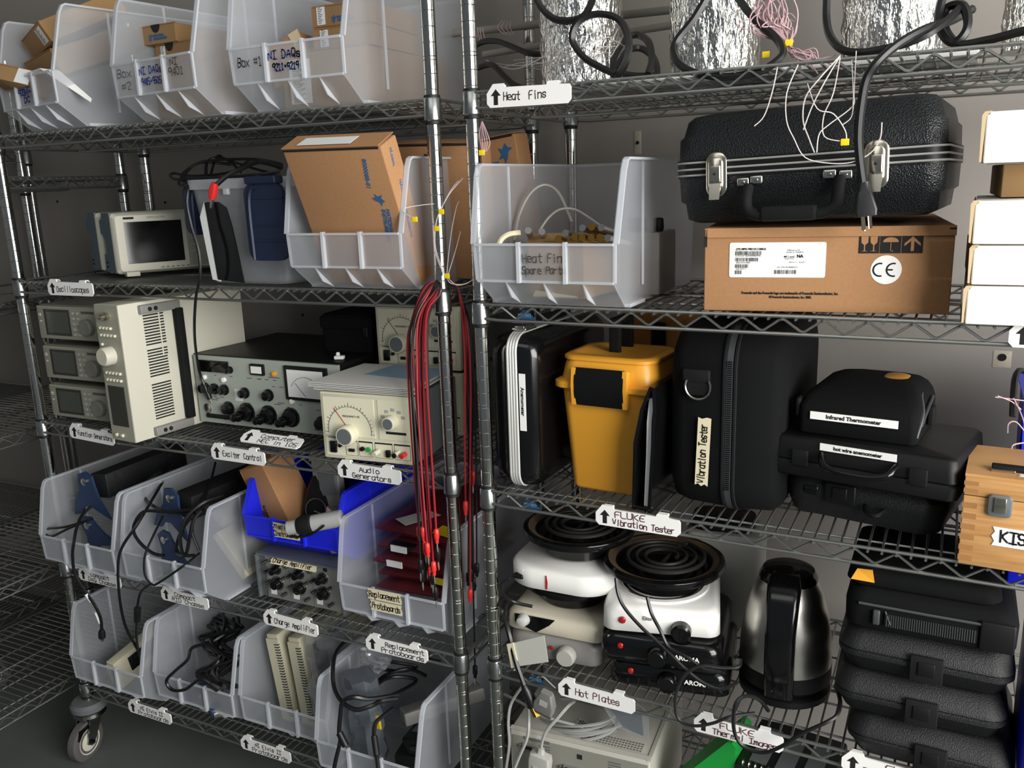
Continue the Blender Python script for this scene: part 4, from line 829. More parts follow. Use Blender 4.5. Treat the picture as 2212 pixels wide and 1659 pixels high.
lb=MB().box(.0635,.0765,-.0016,-.0008,.115,.222).build('label_strip','paper',ac); printed(lb,'Anemometer',.0098,'ink',(.070,-.0018,.170),(R(90),R(90),0),bold=.0003)
# yellow case
def yellow(lab,u,v,z,rz,h,w0,w1,d,m,strap):
    t=rthing('equipment_case',lab,'case',u,v,z,rz)
    lid=h*.80
    MB().rloft([(0,w0-.01,d-.01,.012,w1/2,d/2),(.006,w0,d,.014,w1/2,d/2),(lid,w1-.016,d+.016,.022,w1/2,d/2)],n=6).build('tub',m,t,smooth=50)
    MB().rloft([(lid-.010,w1-.006,d+.022,.024,w1/2,d/2),(lid-.006,w1+.008,d+.034,.026,w1/2,d/2),(lid+.004,w1+.008,d+.034,.026,w1/2,d/2),(lid+.008,w1-.008,d+.020,.024,w1/2,d/2)],n=6).build('rim',m,t,smooth=50)
    MB().rloft([(lid+.006,w1-.012,d+.018,.026,w1/2,d/2),(h-.016,w1-.020,d+.010,.03,w1/2,d/2),(h-.006,w1-.026,d+.004,.03,w1/2,d/2),(h-.006,w1-.018,d+.012,.03,w1/2,d/2),(h-.001,w1-.018,d+.012,.03,w1/2,d/2),(h+.002,w1-.026,d+.004,.03,w1/2,d/2),(h+.002,w1-.05,d-.02,.03,w1/2,d/2),(h+.0005,w1-.054,d-.024,.03,w1/2,d/2)],n=6).build('lid',m,t,smooth=50)
    if strap:
        for x in (w1*.22,w1*.72):
            MB().prism([(-.008,lid-.034),(-.022,lid-.034),(-.026,lid),(-.022,lid+.034),(-.008,lid+.030)],x-.002,x+.006,0,'x').build('strap_lug',m,t)
        n=8; mb=MB(); L=[]
        for k in range(n+1): f=-1+2*k/n; y=-.026+.006*f*f; L.append([(w1*.22+.004,y,lid+.034*f),(w1*.72,y,lid+.034*f),(w1*.72,y+.003,lid+.034*f),(w1*.22+.004,y+.003,lid+.034*f)])
        mb.loft(L); mb.build('strap','black_fabric',t)
    mb=MB().rbox((w1/2-.006,d*.42,h+.030),(.022,.010,.064),.003).rbox((w1/2-.006,d*.85,h+.030),(.022,.010,.064),.003).rbox((w1/2-.006,d*.635,h+.058),(.022,d*.45,.010),.004); mb.build('carry_handle','black_soft',t)
    return t
yellow('yellow-orange equipment case with black front strap between two black cases',.119,.062,T3,R(-3),.251,.140,.196,.135,'orange',True)
# thin binder
bi=rthing('document_wallet','thin black wallet with papers showing, squeezed between the yellow case and the tall bag','wallet',.285,.000,T3,0,None,(0,R(3),R(-2)))
for x0,x1,y0 in ((.0,.006,.0),(.030,.037,-.004)):
    L=[(.008,x0),(.12,x0-.003 if x0<.01 else x0),(.18,x0+.006 if x0<.01 else x0),(.222,.020 if x0<.01 else .026)]
    mb=MB(); mb.loft([[(x,y0,z),(x,.24,z),(x+.006,.24,z),(x+.006,y0,z)] for z,x in [(0,x0)]+L]); mb.build('cover','black_gloss',bi)
MB().rbox((.018,.12,.004),(.032,.24,.008),.003).build('spine','black_gloss',bi); MB().loft([[(x,.006,z),(x,.22,z),(x+.008,.22,z),(x+.008,.006,z)] for z,x in [(.008,.020),(.10,.019),(.16,.017),(.200,.019)]]).build('papers','paper',bi)
# tall bag
vb=rthing('instrument_bag','tall black zipped bag standing upright with taped "Vibration Tester" label','bag',.338,.024,T3,R(-2))
w,d,h = .188,.345,.318
MB().rloft([(0,d-.06,h-.05,.05,d/2,h/2),(.010,d-.02,h-.014,.06,d/2,h/2),(.03,d-.004,h-.004,.065,d/2,h/2),(.092,d,h,.065,d/2,h/2),(.120,d,h,.065,d/2,h/2),(.170,d-.010,h-.008,.06,d/2,h/2),(.182,d-.03,h-.024,.055,d/2,h/2),(w,d-.07,h-.06,.05,d/2,h/2)],0,'x',8).build('shell','black_fabric',vb,smooth=60)
zp=MB()
for x in (.094,.112): zp.rloft([(x,d+.002,h+.002,.066,d/2,h/2),(x+.0015,d+.006,h+.006,.067,d/2,h/2),(x+.005,d+.006,h+.006,.067,d/2,h/2),(x+.0065,d+.002,h+.002,.066,d/2,h/2)],0,'x',8,(0,0))
zp.rloft([(.101,d+.004,h+.004,.066,d/2,h/2),(.1115,d+.004,h+.004,.066,d/2,h/2)],1,'x',8,(0,0)); zi=zp.build('zipper',['black_soft','zip'],vb,smooth=40)
tt=MB(); z=.05
while z<h-.05: tt.box(.1025,.110,-.0032,-.0018,z,z+.0018); z+=.0036
tt.build('zipper_teeth','black_gloss',zi)
dr=MB().rbox((.052,-.003,.240),(.046,.008,.022),.003).rbox((.055,-.002,.222),(.040,.006,.03),.003).build('strap_anchor','black_soft',vb); MB().torus((.056,-.008,.223),.021,.0018,28,6,a0=R(150),a1=R(390),ax='y').build('d_ring','silver',dr)
p=masking(vb,(.066,-.0055,.112),.118,.022,None); p.rotation_euler=(0,R(-88),0); hand(p,[('Vibration Tester',-.054,-.005,.012,.104)],'ink',.0018,(0,-.0005,0))
ob2=rthing('equipment_case','second yellow-orange case behind the yellow case, shadow painted into its brown colour','case',.150,.245,T3)
MB().rloft([(0,.160,.110,.012,.09,.06),(.20,.172,.115,.014,.09,.06),(.206,.180,.122,.016,.09,.06),(.222,.180,.122,.016,.09,.06),(.228,.168,.112,.014,.09,.06),(.285,.160,.104,.018,.09,.06),(.292,.140,.086,.018,.09,.06)],n=5).build('body','orange_shaded',ob2,smooth=50); MB().rbox((.105,-.006,.262),(.026,.016,.052),.004).build('handle','black_soft',ob2)
# cases on the right
lc=rthing('hard_case','black hard case at the bottom of the pile, under the "hot wire anemometer" case','case',.518,.084,T3,R(-11))
w,d,h=.252,.26,.083
MB().rloft([(0,w-.05,d-.05,.03,w/2,d/2),(.006,w-.02,d-.02,.035,w/2,d/2),(.040,w,d,.038,w/2,d/2),(.060,w+.002,d+.002,.038,w/2,d/2),(.064,w-.006,d-.006,.036,w/2,d/2),(h-.006,w-.014,d-.014,.035,w/2,d/2),(h,w-.04,d-.04,.03,w/2,d/2)],n=6).build('shell','black_hard',lc,smooth=50)
MB().rbox((.100,-.003,.052),(.050,.006,.034),.003).rbox((.100,-.006,.054),(.024,.004,.020),.002).build('latch','black',lc); MB().rbox((.052,-.0005,.050),(.024,.004,.014),.003).build('recess','black_gloss',lc)
MB().tube(spline([(.140,.0,.040),(.144,-.014,.036),(.160,-.020,.034),(.170,-.004,.040)],4),.004,8).build('hook_handle','black',lc)
hw=rthing('hard_case','flat black case with curved handle and "hot wire anemometer" strip','case',.510,.038,T3+.084,R(-10.5))
w,d,h=.274,.20,.066
MB().rloft([(0,w-.012,d-.012,.010,w/2,d/2),(.004,w,d,.014,w/2,d/2),(.024,w+.003,d+.003,.015,w/2,d/2),(.027,w-.003,d-.003,.014,w/2,d/2),(.030,w+.003,d+.003,.015,w/2,d/2),(h-.005,w-.004,d-.004,.014,w/2,d/2),(h,w-.016,d-.016,.010,w/2,d/2)],n=6).build('shell','black',hw,smooth=50)
for x in (.048,.222): MB().rbox((x,-.003,.034),(.026,.006,.026),.002).build('latch','black_soft',hw)
MB().tube(spline([(.082,.0,.045),(.084,-.012,.040),(.094,-.022,.032),(.120,-.026,.028),(.160,-.026,.028),(.184,-.022,.034),(.190,-.010,.042),(.190,.0,.045)],4),.0052,10).build('carry_handle','black_gloss',hw)
lb=MB().box(.078,.191,-.0022,-.0012,.051,.0625).build('label_strip','paper',hw); printed(lb,'hot wire anemometer',.0080,'ink',(.1345,-.0024,.0565),bold=.0003)
ir=rthing('instrument_pouch','padded black pouch with orange corner and "Infrared Thermometer" strip on the pile','pouch',.546,.055,T3+.1505,R(-7))
w,d,h=.176,.17,.080
MB().rloft([(0,w-.010,d-.010,.008,w/2,d/2),(.004,w,d,.010,w/2,d/2),(.046,w,d-.002,.012,w/2,d/2+.001),(.060,w-.008,d-.020,.016,w/2,d/2+.010),(.070,w-.026,d-.044,.018,w/2+.002,d/2+.022),(.077,w-.050,d-.072,.02,w/2+.005,d/2+.030),(h,w-.080,d-.10,.02,w/2+.006,d/2+.036)],n=6).build('body','black_fabric',ir,smooth=60)
MB().rloft([(.062,.075,.10,.02,w-.046,.112),(.0715,.062,.080,.02,w-.047,.118),(.0785,.045,.055,.018,w-.052,.123),(.0815,.03,.04,.015,w-.055,.125)],n=5).build('orange_corner','orange',ir)
MB().tube(spline([(w-.002,.01,.012),(w+.002,.03,.045),(w-.008,.07,.062),(w-.015,.13,.066),(w-.01,.16,.05)],4),.003,6).tube(spline([(w+.001,.03,.025),(w+.004,.06,.046),(w+.002,.12,.054)],4),.0022,6).build('zipper','zip',ir); MB().rbox((w+.006,.09,.030),(.010,.022,.030),.003).build('strap_loop','black_soft',ir); MB().rbox((-.003,.02,.040),(.008,.022,.03),.003).build('strap_loop','black_soft',ir)
lb=MB().box(.020,.150,-.0022,-.0012,.026,.0385).build('label_strip','paper',ir); printed(lb,'Infrared Thermometer',.0088,'ink',(.085,-.0024,.032),bold=.0003)
wx=rthing('wooden_box','finger-jointed wooden instrument box with metal catch at the right edge','box',.788,-.020,T3,R(-3))
w,d,h=.17,.15,.133
MB().rbox((w/2,d/2,.052),(w,d,.104),.0015).build('body','wood',wx); MB().rbox((w/2,d/2,.1195),(w,d,.029),.0015).box(.0,w,.0,d,h,h+.004).build('lid','wood',wx)
j=MB()
for z in (.006,.022,.038,.054,.070,.086): j.box(-.0004,.018,-.0004,.002,z,z+.008)
for z in (.109,.120): j.box(-.0004,.018,-.0004,.002,z,z+.006)
j.build('finger_joints','wood_dark',wx)
q=MB().rbox((.046,-.003,.096),(.030,.006,.032),.002,.006,ax='y').build('catch','steelgray',wx); MB().rbox((.046,-.007,.098),(.015,.003,.022),.001).build('catch_tab','nickel',q); MB().rbox((.066,.035,h+.008),(.07,.014,.008),.002).build('lid_handle','black_soft',wx); MB().rbox((.046,.030,h+.006),(.03,.016,.004),.001).build('handle_plate','nickel',wx)
masking(wx,(.085,-.0008,.050),.090,.028,[('KISTLER',-.034,-.007,.016,.075)],'ink',mt='tapewhite',th=.0026); p=masking(wx,(.095,.018,h+.0045),.06,.012,[('KIST',-.02,-.004,.008,.045)],'ink',mt='tapewhite',th=.0016); p.rotation_euler=(R(-90),0,0)
# ------------------------------------------------------------------ fourth shelf: hot plates
def coil(t, c, Rr, z):
    mb=MB(); pts=[]; turns=3.2; n=110
    for i in range(n+1): f=i/n; a=2*pi*turns*f; r_=Rr*(.30+.62*f); pts.append((c[0]+r_*cos(a),c[1]+r_*sin(a),z))
    a=2*pi*turns; pts += [(c[0]+Rr*.8*cos(a+.1)-.006,c[1]+Rr*.8*sin(a+.1)-.02,z-.004),(c[0]-.004,c[1]-Rr*.55,z-.014)]
    mb.tube(pts,.0042,7); return mb.build('heating_coil','coil',t)
def coil_unit(name,label,u,v,z,Rr,hbase,rz=0,m='black_gloss'):
    t=rthing(name,label,'hot plate',u,v,z,rz)
    MB().lathe([(Rr*.56,0),(Rr*.61,.004),(Rr*.64,hbase*.5),(Rr*.72,hbase-.006)],n=36).build('base',m,t)
    MB().lathe([(Rr*.74,hbase-.008),(Rr*.98,hbase-.006),(Rr,hbase),(Rr*.985,hbase+.006),(Rr*.93,hbase+.009),(Rr*.90,hbase+.008)],n=48,cap=(0,0)).build('rim',m,t)
    dp = MB().lathe([(Rr*.905,hbase+.008),(Rr*.80,hbase+.004),(Rr*.78,hbase-.001)],n=48,cap=(0,0)).build('drip_pan','burnt',t); MB().lathe([(Rr*.78,hbase-.001),(Rr*.70,hbase-.016),(.0,hbase-.020)],n=48,cap=(0,0)).build('pan_well','black',dp)
    coil(t,(0,0),Rr*.74,hbase+.009)
    return t
def square_plate(label,u,v,z,rz,w,d,h,m,slope=.010,group=None):
    t=rthing('hot_plate',label,'hot plate',u,v,z,rz,group)
    MB().rloft([(.0,w-.016,d-.016,.018,w/2,d/2),(.004,w-.004,d-.004,.024,w/2,d/2),(h*.75,w-.006,d-.006,.026,w/2,d/2),(h-.004,w-.016,d-.016,.028,w/2,d/2),(h,w-.030,d-.030,.028,w/2,d/2)],n=7).build('body',m,t,smooth=60)
    return t
# right-hand stack: two black plates, white plate, black burner
a1=square_plate('lower of two black hot plates, resting on the wires under its twin',.232,.012,T4,R(9),.225,.23,.050,'black_gloss')
a2=square_plate('upper of two black hot plates, directly under the white one',.216,.002,T4+.051,R(8),.228,.235,.055,'black_gloss')
for t,zz,w in ((a1,.026,.205),(a2,.028,.212)):
    MB().lathe([(.0055,0),(.0055,-.003),(.003,-.005)],(.045,0,zz+.008),12,0,'y').build('indicator_lamp','red_lamp',t)
    k=MB(); k.lathe([(.019,0),(.018,-.012),(.014,-.016)],(.112,0,zz-.004),20,0,'y'); [k.box(.112+.017*cos(a)-.001,.112+.017*cos(a)+.001,-.013,-.001,zz-.004+.017*sin(a)-.001,zz-.004+.017*sin(a)+.001) for a in [2*pi*i/14 for i in range(14)]]; k.build('knob','black_gloss',t)
    printed(t,'AROMA',.0125,'paper',(.165,-.0012,zz),bold=.0003)
printed(a2,'CAUTION',.007,'tapegray',(.035,.018,.0505),(R(52),0,0)); printed(a2,'HOT SURFACE',.007,'tapegray',(.042,.008,.0465),(R(60),0,0))
for t,hh in ((a2,.055),): MB().lathe([(.088,hh-.002),(.090,hh+.003),(.084,hh+.002)],(.106,.125,0),36,cap=(0,0)).build('plate_ring','silver',t)
ew=square_plate('white hot plate with red lamp and black knob carrying a black coil burner',.224,.002,T4+.110,R(14),.216,.216,.052,'white_enamel')
MB().lathe([(.0065,0),(.0065,-.003),(.004,-.005)],(.040,.002,.026),14,0,'y').build('indicator_lamp','red_lamp',ew)
k=MB(); k.lathe([(.019,0),(.018,-.014),(.014,-.018)],(.145,.002,.014),20,0,'y'); k.box(.144,.146,-.018,-.014,.004,.028); k.build('knob','black_gloss',ew); printed(ew,'Elite',.011,'ink',(.085,.0012,.032),sx=.9)
MB().lathe([(.092,.049),(.090,.056),(.082,.057),(.078,.052)],(.1025,.1125,0),44,cap=(0,0)).build('plate_ring','white_enamel',ew); MB().lathe([(.079,.0505),(.074,.0545),(.066,.052)],(.1025,.1125,0),44,cap=(0,0)).build('chrome_ring','silver',ew)
coil_unit('hot_plate','black coil burner standing on the white hot plate',.300,.137,T4+.163,.116,.044)
# left-hand stack
g1=square_plate('gray hot plate with round gray knob at the bottom of the left-hand stack',.012,.030,T4,R(4),.195,.23,.052,'gray_enamel')
MB().lathe([(.019,0),(.019,-.014),(.016,-.018),(0,-.018)],(.128,0,.022),24,0,'y').build('knob','gray_plastic',g1); MB().lathe([(.004,0),(.004,-.003)],(.095,0,.030),10,0,'y').build('indicator_lamp','red_lamp',g1)
g2=square_plate('cream hot plate with dark pointed front badge, second from the bottom on the left',.006,.030,T4+.053,R(3),.210,.23,.040,'beige_enamel')
MB().prism([(.025,.037),(.110,.037),(.098,.024),(.070,.004),(.025,.020)],-.0004,.0012).build('front_badge','black_gloss',g2); MB().lathe([(.013,0),(.013,-.004),(.010,-.016),(.006,-.018)],(.045,0,.028),12,0,'y').build('knob','clearplug',g2)
coil_unit('hot_plate','black coil burner between the cream and the white hot plates',.112,.140,T4+.094,.105,.045)
g3=rthing('hot_plate','white round-fronted hot plate with red printed mark, left-hand stack','hot plate',.115,.135,T4+.152,R(2))
MB().rloft([(0,.208,.205,.060,0,0),(.003,.215,.213,.062,0,0),(.036,.215,.213,.062,0,0),(.042,.204,.200,.060,0,0)],n=9).build('body','white_enamel',g3,smooth=60); MB().prism([(-.016,.006),(-.013,.006),(-.012,.020),(-.014,.034),(-.0155,.034),(-.016,.020)],-.1085,-.1070).build('red_mark','red_lamp',g3)
kk=MB().lathe([(.013,0),(.013,-.004)],(-.070,-.086,.022),16,0,'y').build('dial_plate','white_enamel',g3); MB().rbox((-.076,-.100,.020),(.022,.014,.009),.003).build('knob','black',g3)
coil_unit('hot_plate','black coil burner with scorched rim topping the left-hand stack',.125,.140,T4+.199,.112,.046)
# kettle
ke=rthing('electric_kettle','black and brushed steel electric kettle on its base','kettle',.530,.138,T4,R(3))
MB().lathe([(.074,0),(.080,.003),(.080,.014),(.072,.020)],n=40).build('power_base','black',ke)
prof=[(.074,.024),(.081,.032),(.081,.06),(.079,.10),(.072,.15),(.060,.195),(.048,.222)]
MB().lathe([(.070,.020)]+prof[:3],n=44).build('foot_ring','black',ke)
MB().lathe([(.0805,.058),(.079,.10),(.072,.15),(.060,.195),(.050,.218)],n=44,cap=(0,0)).build('steel_body','steel_brushed',ke)
MB().lathe([(.051,.214),(.050,.222),(.044,.234),(.030,.240),(0,.242)],n=36).build('lid','black_gloss',ke)
hb=MB(); L=[]
for z,r_,ww,dd in ((.026,.078,.050,.016),(.06,.084,.050,.020),(.10,.088,.050,.024),(.15,.084,.050,.026),(.20,.070,.054,.028),(.226,.054,.056,.026),(.238,.035,.046,.016)):
    L.append([(a,-r_+b,z) for a,b in rr(ww,dd*1.4,.010,5)])
hb.loft(L); hb.build('handle','black_gloss',ke); MB().rbox((0,-.088,.040),(.016,.012,.012),.002).build('switch','black_soft',ke); MB().lathe([(.0015,-.0),(.0015,-.001)],(-.010,-.0935,.042),8,0,'y').build('indicator_dot','silver',ke)
v=MB()
for s_ in (-1,1): v.prism([(.062,.056),(.085,.056),(.080,.15),(.066,.20),(.050,.23),(.050,.19),(.064,.13)],s_*.045-.002,s_*.045+.002,0,'x')
# gray projector-like box at the back
pj=rthing('gray_box_device','gray box-shaped device with dark lid in the shadow behind the hot plates','device',.298,.280,T4,R(8)); MB().rbox((.08,.06,.105),(.16,.11,.21),.014,.02).build('body','gray_plastic',pj); MB().rbox((.075,.055,.222),(.13,.10,.022),.008,.03).build('lid','black',pj)
# black cases
def tool_case(label,u,v,z,rz,w=.246,h=.074,d=.24,strip=None):
    t=rthing('tool_case',label,'case',u,v,z,rz,'black hard tool cases')
    MB().rloft([(0,w-.045,d-.045,.02,w/2,d/2),(.004,w-.03,d-.03,.025,w/2,d/2),(.026,w-.008,d-.008,.030,w/2,d/2),(.030,w,d,.032,w/2,d/2),(.036,w,d,.032,w/2,d/2),(.038,w-.006,d-.006,.030,w/2,d/2),(.041,w,d,.032,w/2,d/2),(.046,w-.002,d-.002,.032,w/2,d/2),(h-.006,w-.020,d-.030,.030,w/2,d/2+.006),(h,w-.045,d-.06,.025,w/2,d/2+.008)],n=6).build('shell','black_hard',t,smooth=35)
    q=MB().rbox((w*.52,-.003,.032),(.046,.008,.042),.002).build('latch','black_soft',t); MB().rbox((w*.52,-.0075,.034),(.024,.003,.022),.0015).build('latch_button','black',q)
    if strip: MB().slab([(w*strip,.0285,h-.0052),(w*.86,.0285,h-.0052),(w*.86,.036,h-.0012),(w*strip,.036,h-.0012)],.0010).build('yellow_label','label_yellow',t)
    return t
tool_case('bottom one of three black pebbled tool cases beside the kettle',.652,-.020,T4,R(-1),.238)
tool_case('middle one of three black pebbled tool cases beside the kettle',.630,-.024,T4+.075,R(1),.246,strip=.45)
tool_case('top one of three black pebbled tool cases, under a zipped soft bag',.632,-.022,T4+.150,R(0),.246,strip=.6)
sb=rthing('soft_bag','black soft bag with webbing strip and zip on top of the three tool cases','bag',.640,-.018,T4+.225,R(0))
w,d,h=.235,.22,.062
MB().rloft([(0,w-.02,d-.02,.02,w/2,d/2),(.006,w,d,.025,w/2,d/2),(.040,w+.002,d,.027,w/2,d/2),(.056,w-.012,d-.012,.025,w/2,d/2),(h,w-.04,d-.04,.02,w/2,d/2)],n=6).build('body','black_fabric',sb,smooth=60)
wb2=MB().box(.058,.182,-.0035,-.001,.014,.034).build('webbing','black_soft',sb); tt=MB(); x=.06
while x<.18: tt.box(x,x+.0014,-.0045,-.003,.014,.034); x+=.0032
tt.build('webbing_ribs','zip',wb2); MB().tube([(.02,-.001,.044),(.12,-.002,.044),(.20,-.001,.044)],.0022,6).build('zipper','zip',sb); MB().rbox((.208,-.001,.027),(.046,.006,.046),.003).build('velcro_patch','black',sb); MB().rbox((.046,-.003,.026),(.010,.006,.024),.002).tube([(.058,-.003,.038),(.066,-.004,.018)],.0012,6).build('buckle','zip',sb)
ob=rthing('soft_bag','black soft bag with orange corner, topmost on the tool case pile under the shelf','bag',.645,.0,T4+.288,R(0)); MB().rloft([(0,.20,.19,.02,.10,.10),(.006,.215,.20,.024,.10,.10),(.026,.205,.19,.024,.10,.10),(.034,.17,.16,.02,.10,.10)],n=6).build('body','black_fabric',ob,smooth=60); MB().slab([(.0,-.001,.010),(.034,-.002,.010),(.030,.004,.028),(.008,.006,.026)],-.003).build('orange_corner','orange',ob)
o_=MB().rbox((.05,.09,.11),(.10,.18,.22),.004,.012).build('blue_crate','binblue',None,RW(.892,-.035,T4),(0,0,TH)); tag(o_,'bright blue plastic crate sliver at the right picture edge beside the tool cases','crate')
o_=MB().rbox((.05,.06,.02),(.10,.12,.04),.003).build('blue_parts_box','binblue',None,RW(.86,.10,T4+.287),(0,0,TH)); tag(o_,'blue box barely seen under the wooden box shelf at the right edge','box')
# ------------------------------------------------------------------ bottom right shelf
ch=rthing('scanner_chassis','pale gray steel chassis with serial sockets and taped note, at the bottom edge','instrument chassis',.030,-.004,T5,R(4.5))
w,d,h=.285,.30,.212
MB().rbox((w/2,d/2,h/2),(w,d,h),.003).build('case','gray_case',ch); MB().box(.006,w-.004,-.002,.001,.010,h-.010).build('rear_panel','instgray',ch); MB().slab([(.0,.0,h+.001),(w,.0,h+.001),(w,.010,h+.002),(.0,.010,h+.002)],.0015).box(w-.006,w+.001,0,d,h-.002,h+.0015).build('top_lip','gray_case',ch)
v=MB()
for x0 in (.062,.205):
    for i in range(9): v.box(x0,x0+.024,-.0026,-.0018,h-.022-i*.006,h-.0195-i*.006)
for i in range(26):
    for j in range(4): v.box(.105+i*.0062,.108+i*.0062,.020+j*.007,.023+j*.007,h+.0003,h+.0008)
v.build('vent_slots','pengray',ch); MB().box(.03,.085,-.0026,-.002,h-.014,h-.008).build('maker_plate','pengray',ch)
def dsub(par,x,z,sx=.032): 
    p=MB().prism([(x-sx/2,z+.006),(x+sx/2,z+.006),(x+sx*.42,z-.006),(x-sx*.42,z-.006)],-.008,-.002).build('serial_socket','dsub',par); MB().prism([(x-sx*.4,z+.004),(x+sx*.4,z+.004),(x+sx*.34,z-.004),(x-sx*.34,z-.004)],-.0084,-.008).build('pin_field','ink',p); [MB().lathe([(.003,-.003),(.003,-.009)],(x+q*sx*.68,0,z),8,0,'y').build('jackscrew','nickel',p) for q in (-1,1)]
dsub(ch,.040,h-.028,.024); dsub(ch,.130,h-.055); MB().box(.142,.152,-.003,-.002,h-.030,h-.020).build('port_label','ink',ch)
p=masking(ch,(.160,.060,h+.0016),.085,.022,[('Scanner',-.036,-.006,.012,.070)],'ink',mt='tapegray'); p.rotation_euler=(R(-90),0,R(-8))
gb=rthing('green_board','bright green plastic tray edge at the bottom picture edge','tray',.386,.045,T5,0,None,(0,R(0),R(-6))); MB().prism([(-.05,.0),(.082,.0),(.082,.275),(.075,.282),(.067,.282),(0,.198),(-.05,.13)],.0,.09).build('body','green_bright',gb)
kb=rthing('black_keypad_box','black ribbed device with pale side lying behind the green tray edge','device',.468,.030,T5+.150,R(-6)); MB().rbox((.08,.08,.05),(.16,.16,.10),.006).build('body','black_hard',kb); r_=MB(); [r_.torus((.015+.011*i,.004,.104),.006,.0012,12,5,ax='x') for i in range(12)]; r_.build('spiral_binding','silver',kb); [MB().slab([(.02+.045*i,.02,.1005),(.05+.045*i,.02,.1005),(.05+.045*i,.13,.1005),(.02+.045*i,.13,.1005)],.001).build('printed_card','steelgray',kb) for i in range(3)]
o_=MB().rbox((0,.06,.10),(.05,.14,.20),.006).build('clear_box','binclear',None,RW(.690,.05,T5+.07),(0,0,TH)); tag(o_,'clear plastic box end under the shelf between the two right-hand tags','box')
# ------------------------------------------------------------------ cables and wires
def wire_bundle(name, label, runs, r, m, tags):
    t = MB()
    for p in runs: t.tube(spline(p,5),r,4)
    o = t.build(name,m); tag(o,label,'wires')
    for p in tags: MB().rbox(p,(.011,.0016,.009),.0006).build('yellow_tag','yellow',o)
    return o
cable('cable','thin black cable hanging from the tote lid down to the gray-green control box',[(-0.611,0.150,0.661),(-0.657,0.100,0.666),(-0.631,0.020,0.633),(-0.618,0.000,0.619),(-0.575,-0.020,0.616),(-0.572,-0.030,0.581),(-0.567,-0.030,0.535),(-0.555,-0.030,0.483),(-0.560,-0.030,0.431),(-0.582,-0.025,0.391),(-0.612,-0.010,0.328),(-0.659,0.030,0.268),(-0.714,0.085,0.200),(-0.712,0.095,0.159)],0.0032,'cord',ends=(('barrel',-1),))
cable('cable','black cable with red clip end, lying on the tote lid',[(-0.427,0.100,0.647),(-0.470,0.080,0.660),(-0.475,0.030,0.646),(-0.486,0.000,0.633),(-0.496,-0.020,0.617)],0.005,'cord')
cable('cable','black cable coiled on the tote lid, longest loop',[(-0.477,0.160,0.656),(-0.504,0.120,0.667),(-0.589,0.100,0.670),(-0.637,0.080,0.665),(-0.656,0.050,0.643),(-0.632,0.030,0.624),(-0.550,0.040,0.630),(-0.455,0.060,0.635),(-0.417,0.080,0.641)],0.0034,'cord')
cable('cable','black cable looped on the tote lid, overhanging its left end',[(-0.434,0.100,0.638),(-0.471,0.050,0.630),(-0.588,0.040,0.633),(-0.651,0.030,0.631),(-0.683,0.040,0.638),(-0.715,0.080,0.646),(-0.675,0.100,0.639),(-0.586,0.120,0.644),(-0.548,0.140,0.669)],0.003,'cord')
cable('cable','black cable arched in the middle of the tote lid',[(-0.601,0.060,0.635),(-0.632,0.100,0.667),(-0.614,0.120,0.676),(-0.564,0.100,0.662),(-0.504,0.060,0.641)],0.0034,'cord')
cable('cable','black cable arched high over the tote lid',[(-0.608,0.080,0.637),(-0.628,0.120,0.672),(-0.633,0.140,0.681),(-0.614,0.140,0.671),(-0.465,0.100,0.639),(-0.452,0.120,0.645)],0.003,'cord')
cable('cable','black cable with white tape bands hanging from the navy-bracket bin',[(-1.051,0.030,-0.146),(-1.052,-0.020,-0.165),(-1.028,-0.060,-0.182),(-1.011,-0.085,-0.206),(-1.020,-0.088,-0.242),(-1.022,-0.088,-0.291),(-1.002,-0.085,-0.332),(-0.981,-0.080,-0.367),(-0.972,-0.075,-0.405),(-0.982,-0.070,-0.444)],0.004,'cord',ends=(('usb',-1),))
cable('cable','short black loop of cable at the left of the navy-bracket bin',[(-1.025,-0.030,-0.175),(-1.086,-0.050,-0.193),(-1.146,-0.055,-0.205),(-1.150,-0.060,-0.216),(-1.127,-0.060,-0.220),(-1.069,-0.050,-0.193),(-1.020,-0.020,-0.172)],0.0034,'cord')
cable('cable','long black cable hanging from the cable-filled bin into the bin with one board',[(-0.972,0.200,-0.096),(-0.875,0.080,-0.091),(-0.833,0.000,-0.112),(-0.817,-0.060,-0.145),(-0.849,-0.080,-0.194),(-0.863,-0.088,-0.239),(-0.879,-0.085,-0.327),(-0.907,-0.060,-0.418),(-0.923,-0.030,-0.488),(-0.932,-0.010,-0.529)],0.0036,'cord',ends=(('usb',-1),))
cable('cable','black cable with ferrite lump looping below the cable-filled bin',[(-0.797,0.000,-0.142),(-0.781,-0.050,-0.172),(-0.778,-0.080,-0.205),(-0.775,-0.090,-0.246),(-0.759,-0.088,-0.270),(-0.733,-0.088,-0.260),(-0.665,-0.070,-0.213),(-0.694,0.000,-0.220)],0.003,'cord')
cable('cable','black cable dropping with a ferrite lump into the bin with one board',[(-0.768,-0.088,-0.273),(-0.810,-0.080,-0.304),(-0.841,-0.070,-0.351),(-0.879,-0.050,-0.417),(-0.913,-0.030,-0.486),(-0.921,-0.020,-0.538),(-0.919,-0.020,-0.564)],0.0032,'cord')
cable('cable','thick black cable looping over the navy bracket',[(-0.693,0.000,-0.119),(-0.771,-0.010,-0.123),(-0.853,0.010,-0.118),(-0.888,0.030,-0.100),(-0.899,0.060,-0.082),(-0.905,0.100,-0.077)],0.0042,'cord')
cable('cable','black cable curling left inside the cable-filled bin',[(-0.662,0.000,-0.105),(-0.759,-0.020,-0.117),(-0.812,-0.040,-0.118),(-0.841,-0.050,-0.158),(-0.829,-0.050,-0.191),(-0.800,-0.040,-0.220),(-0.775,-0.030,-0.226)],0.0042,'cord')
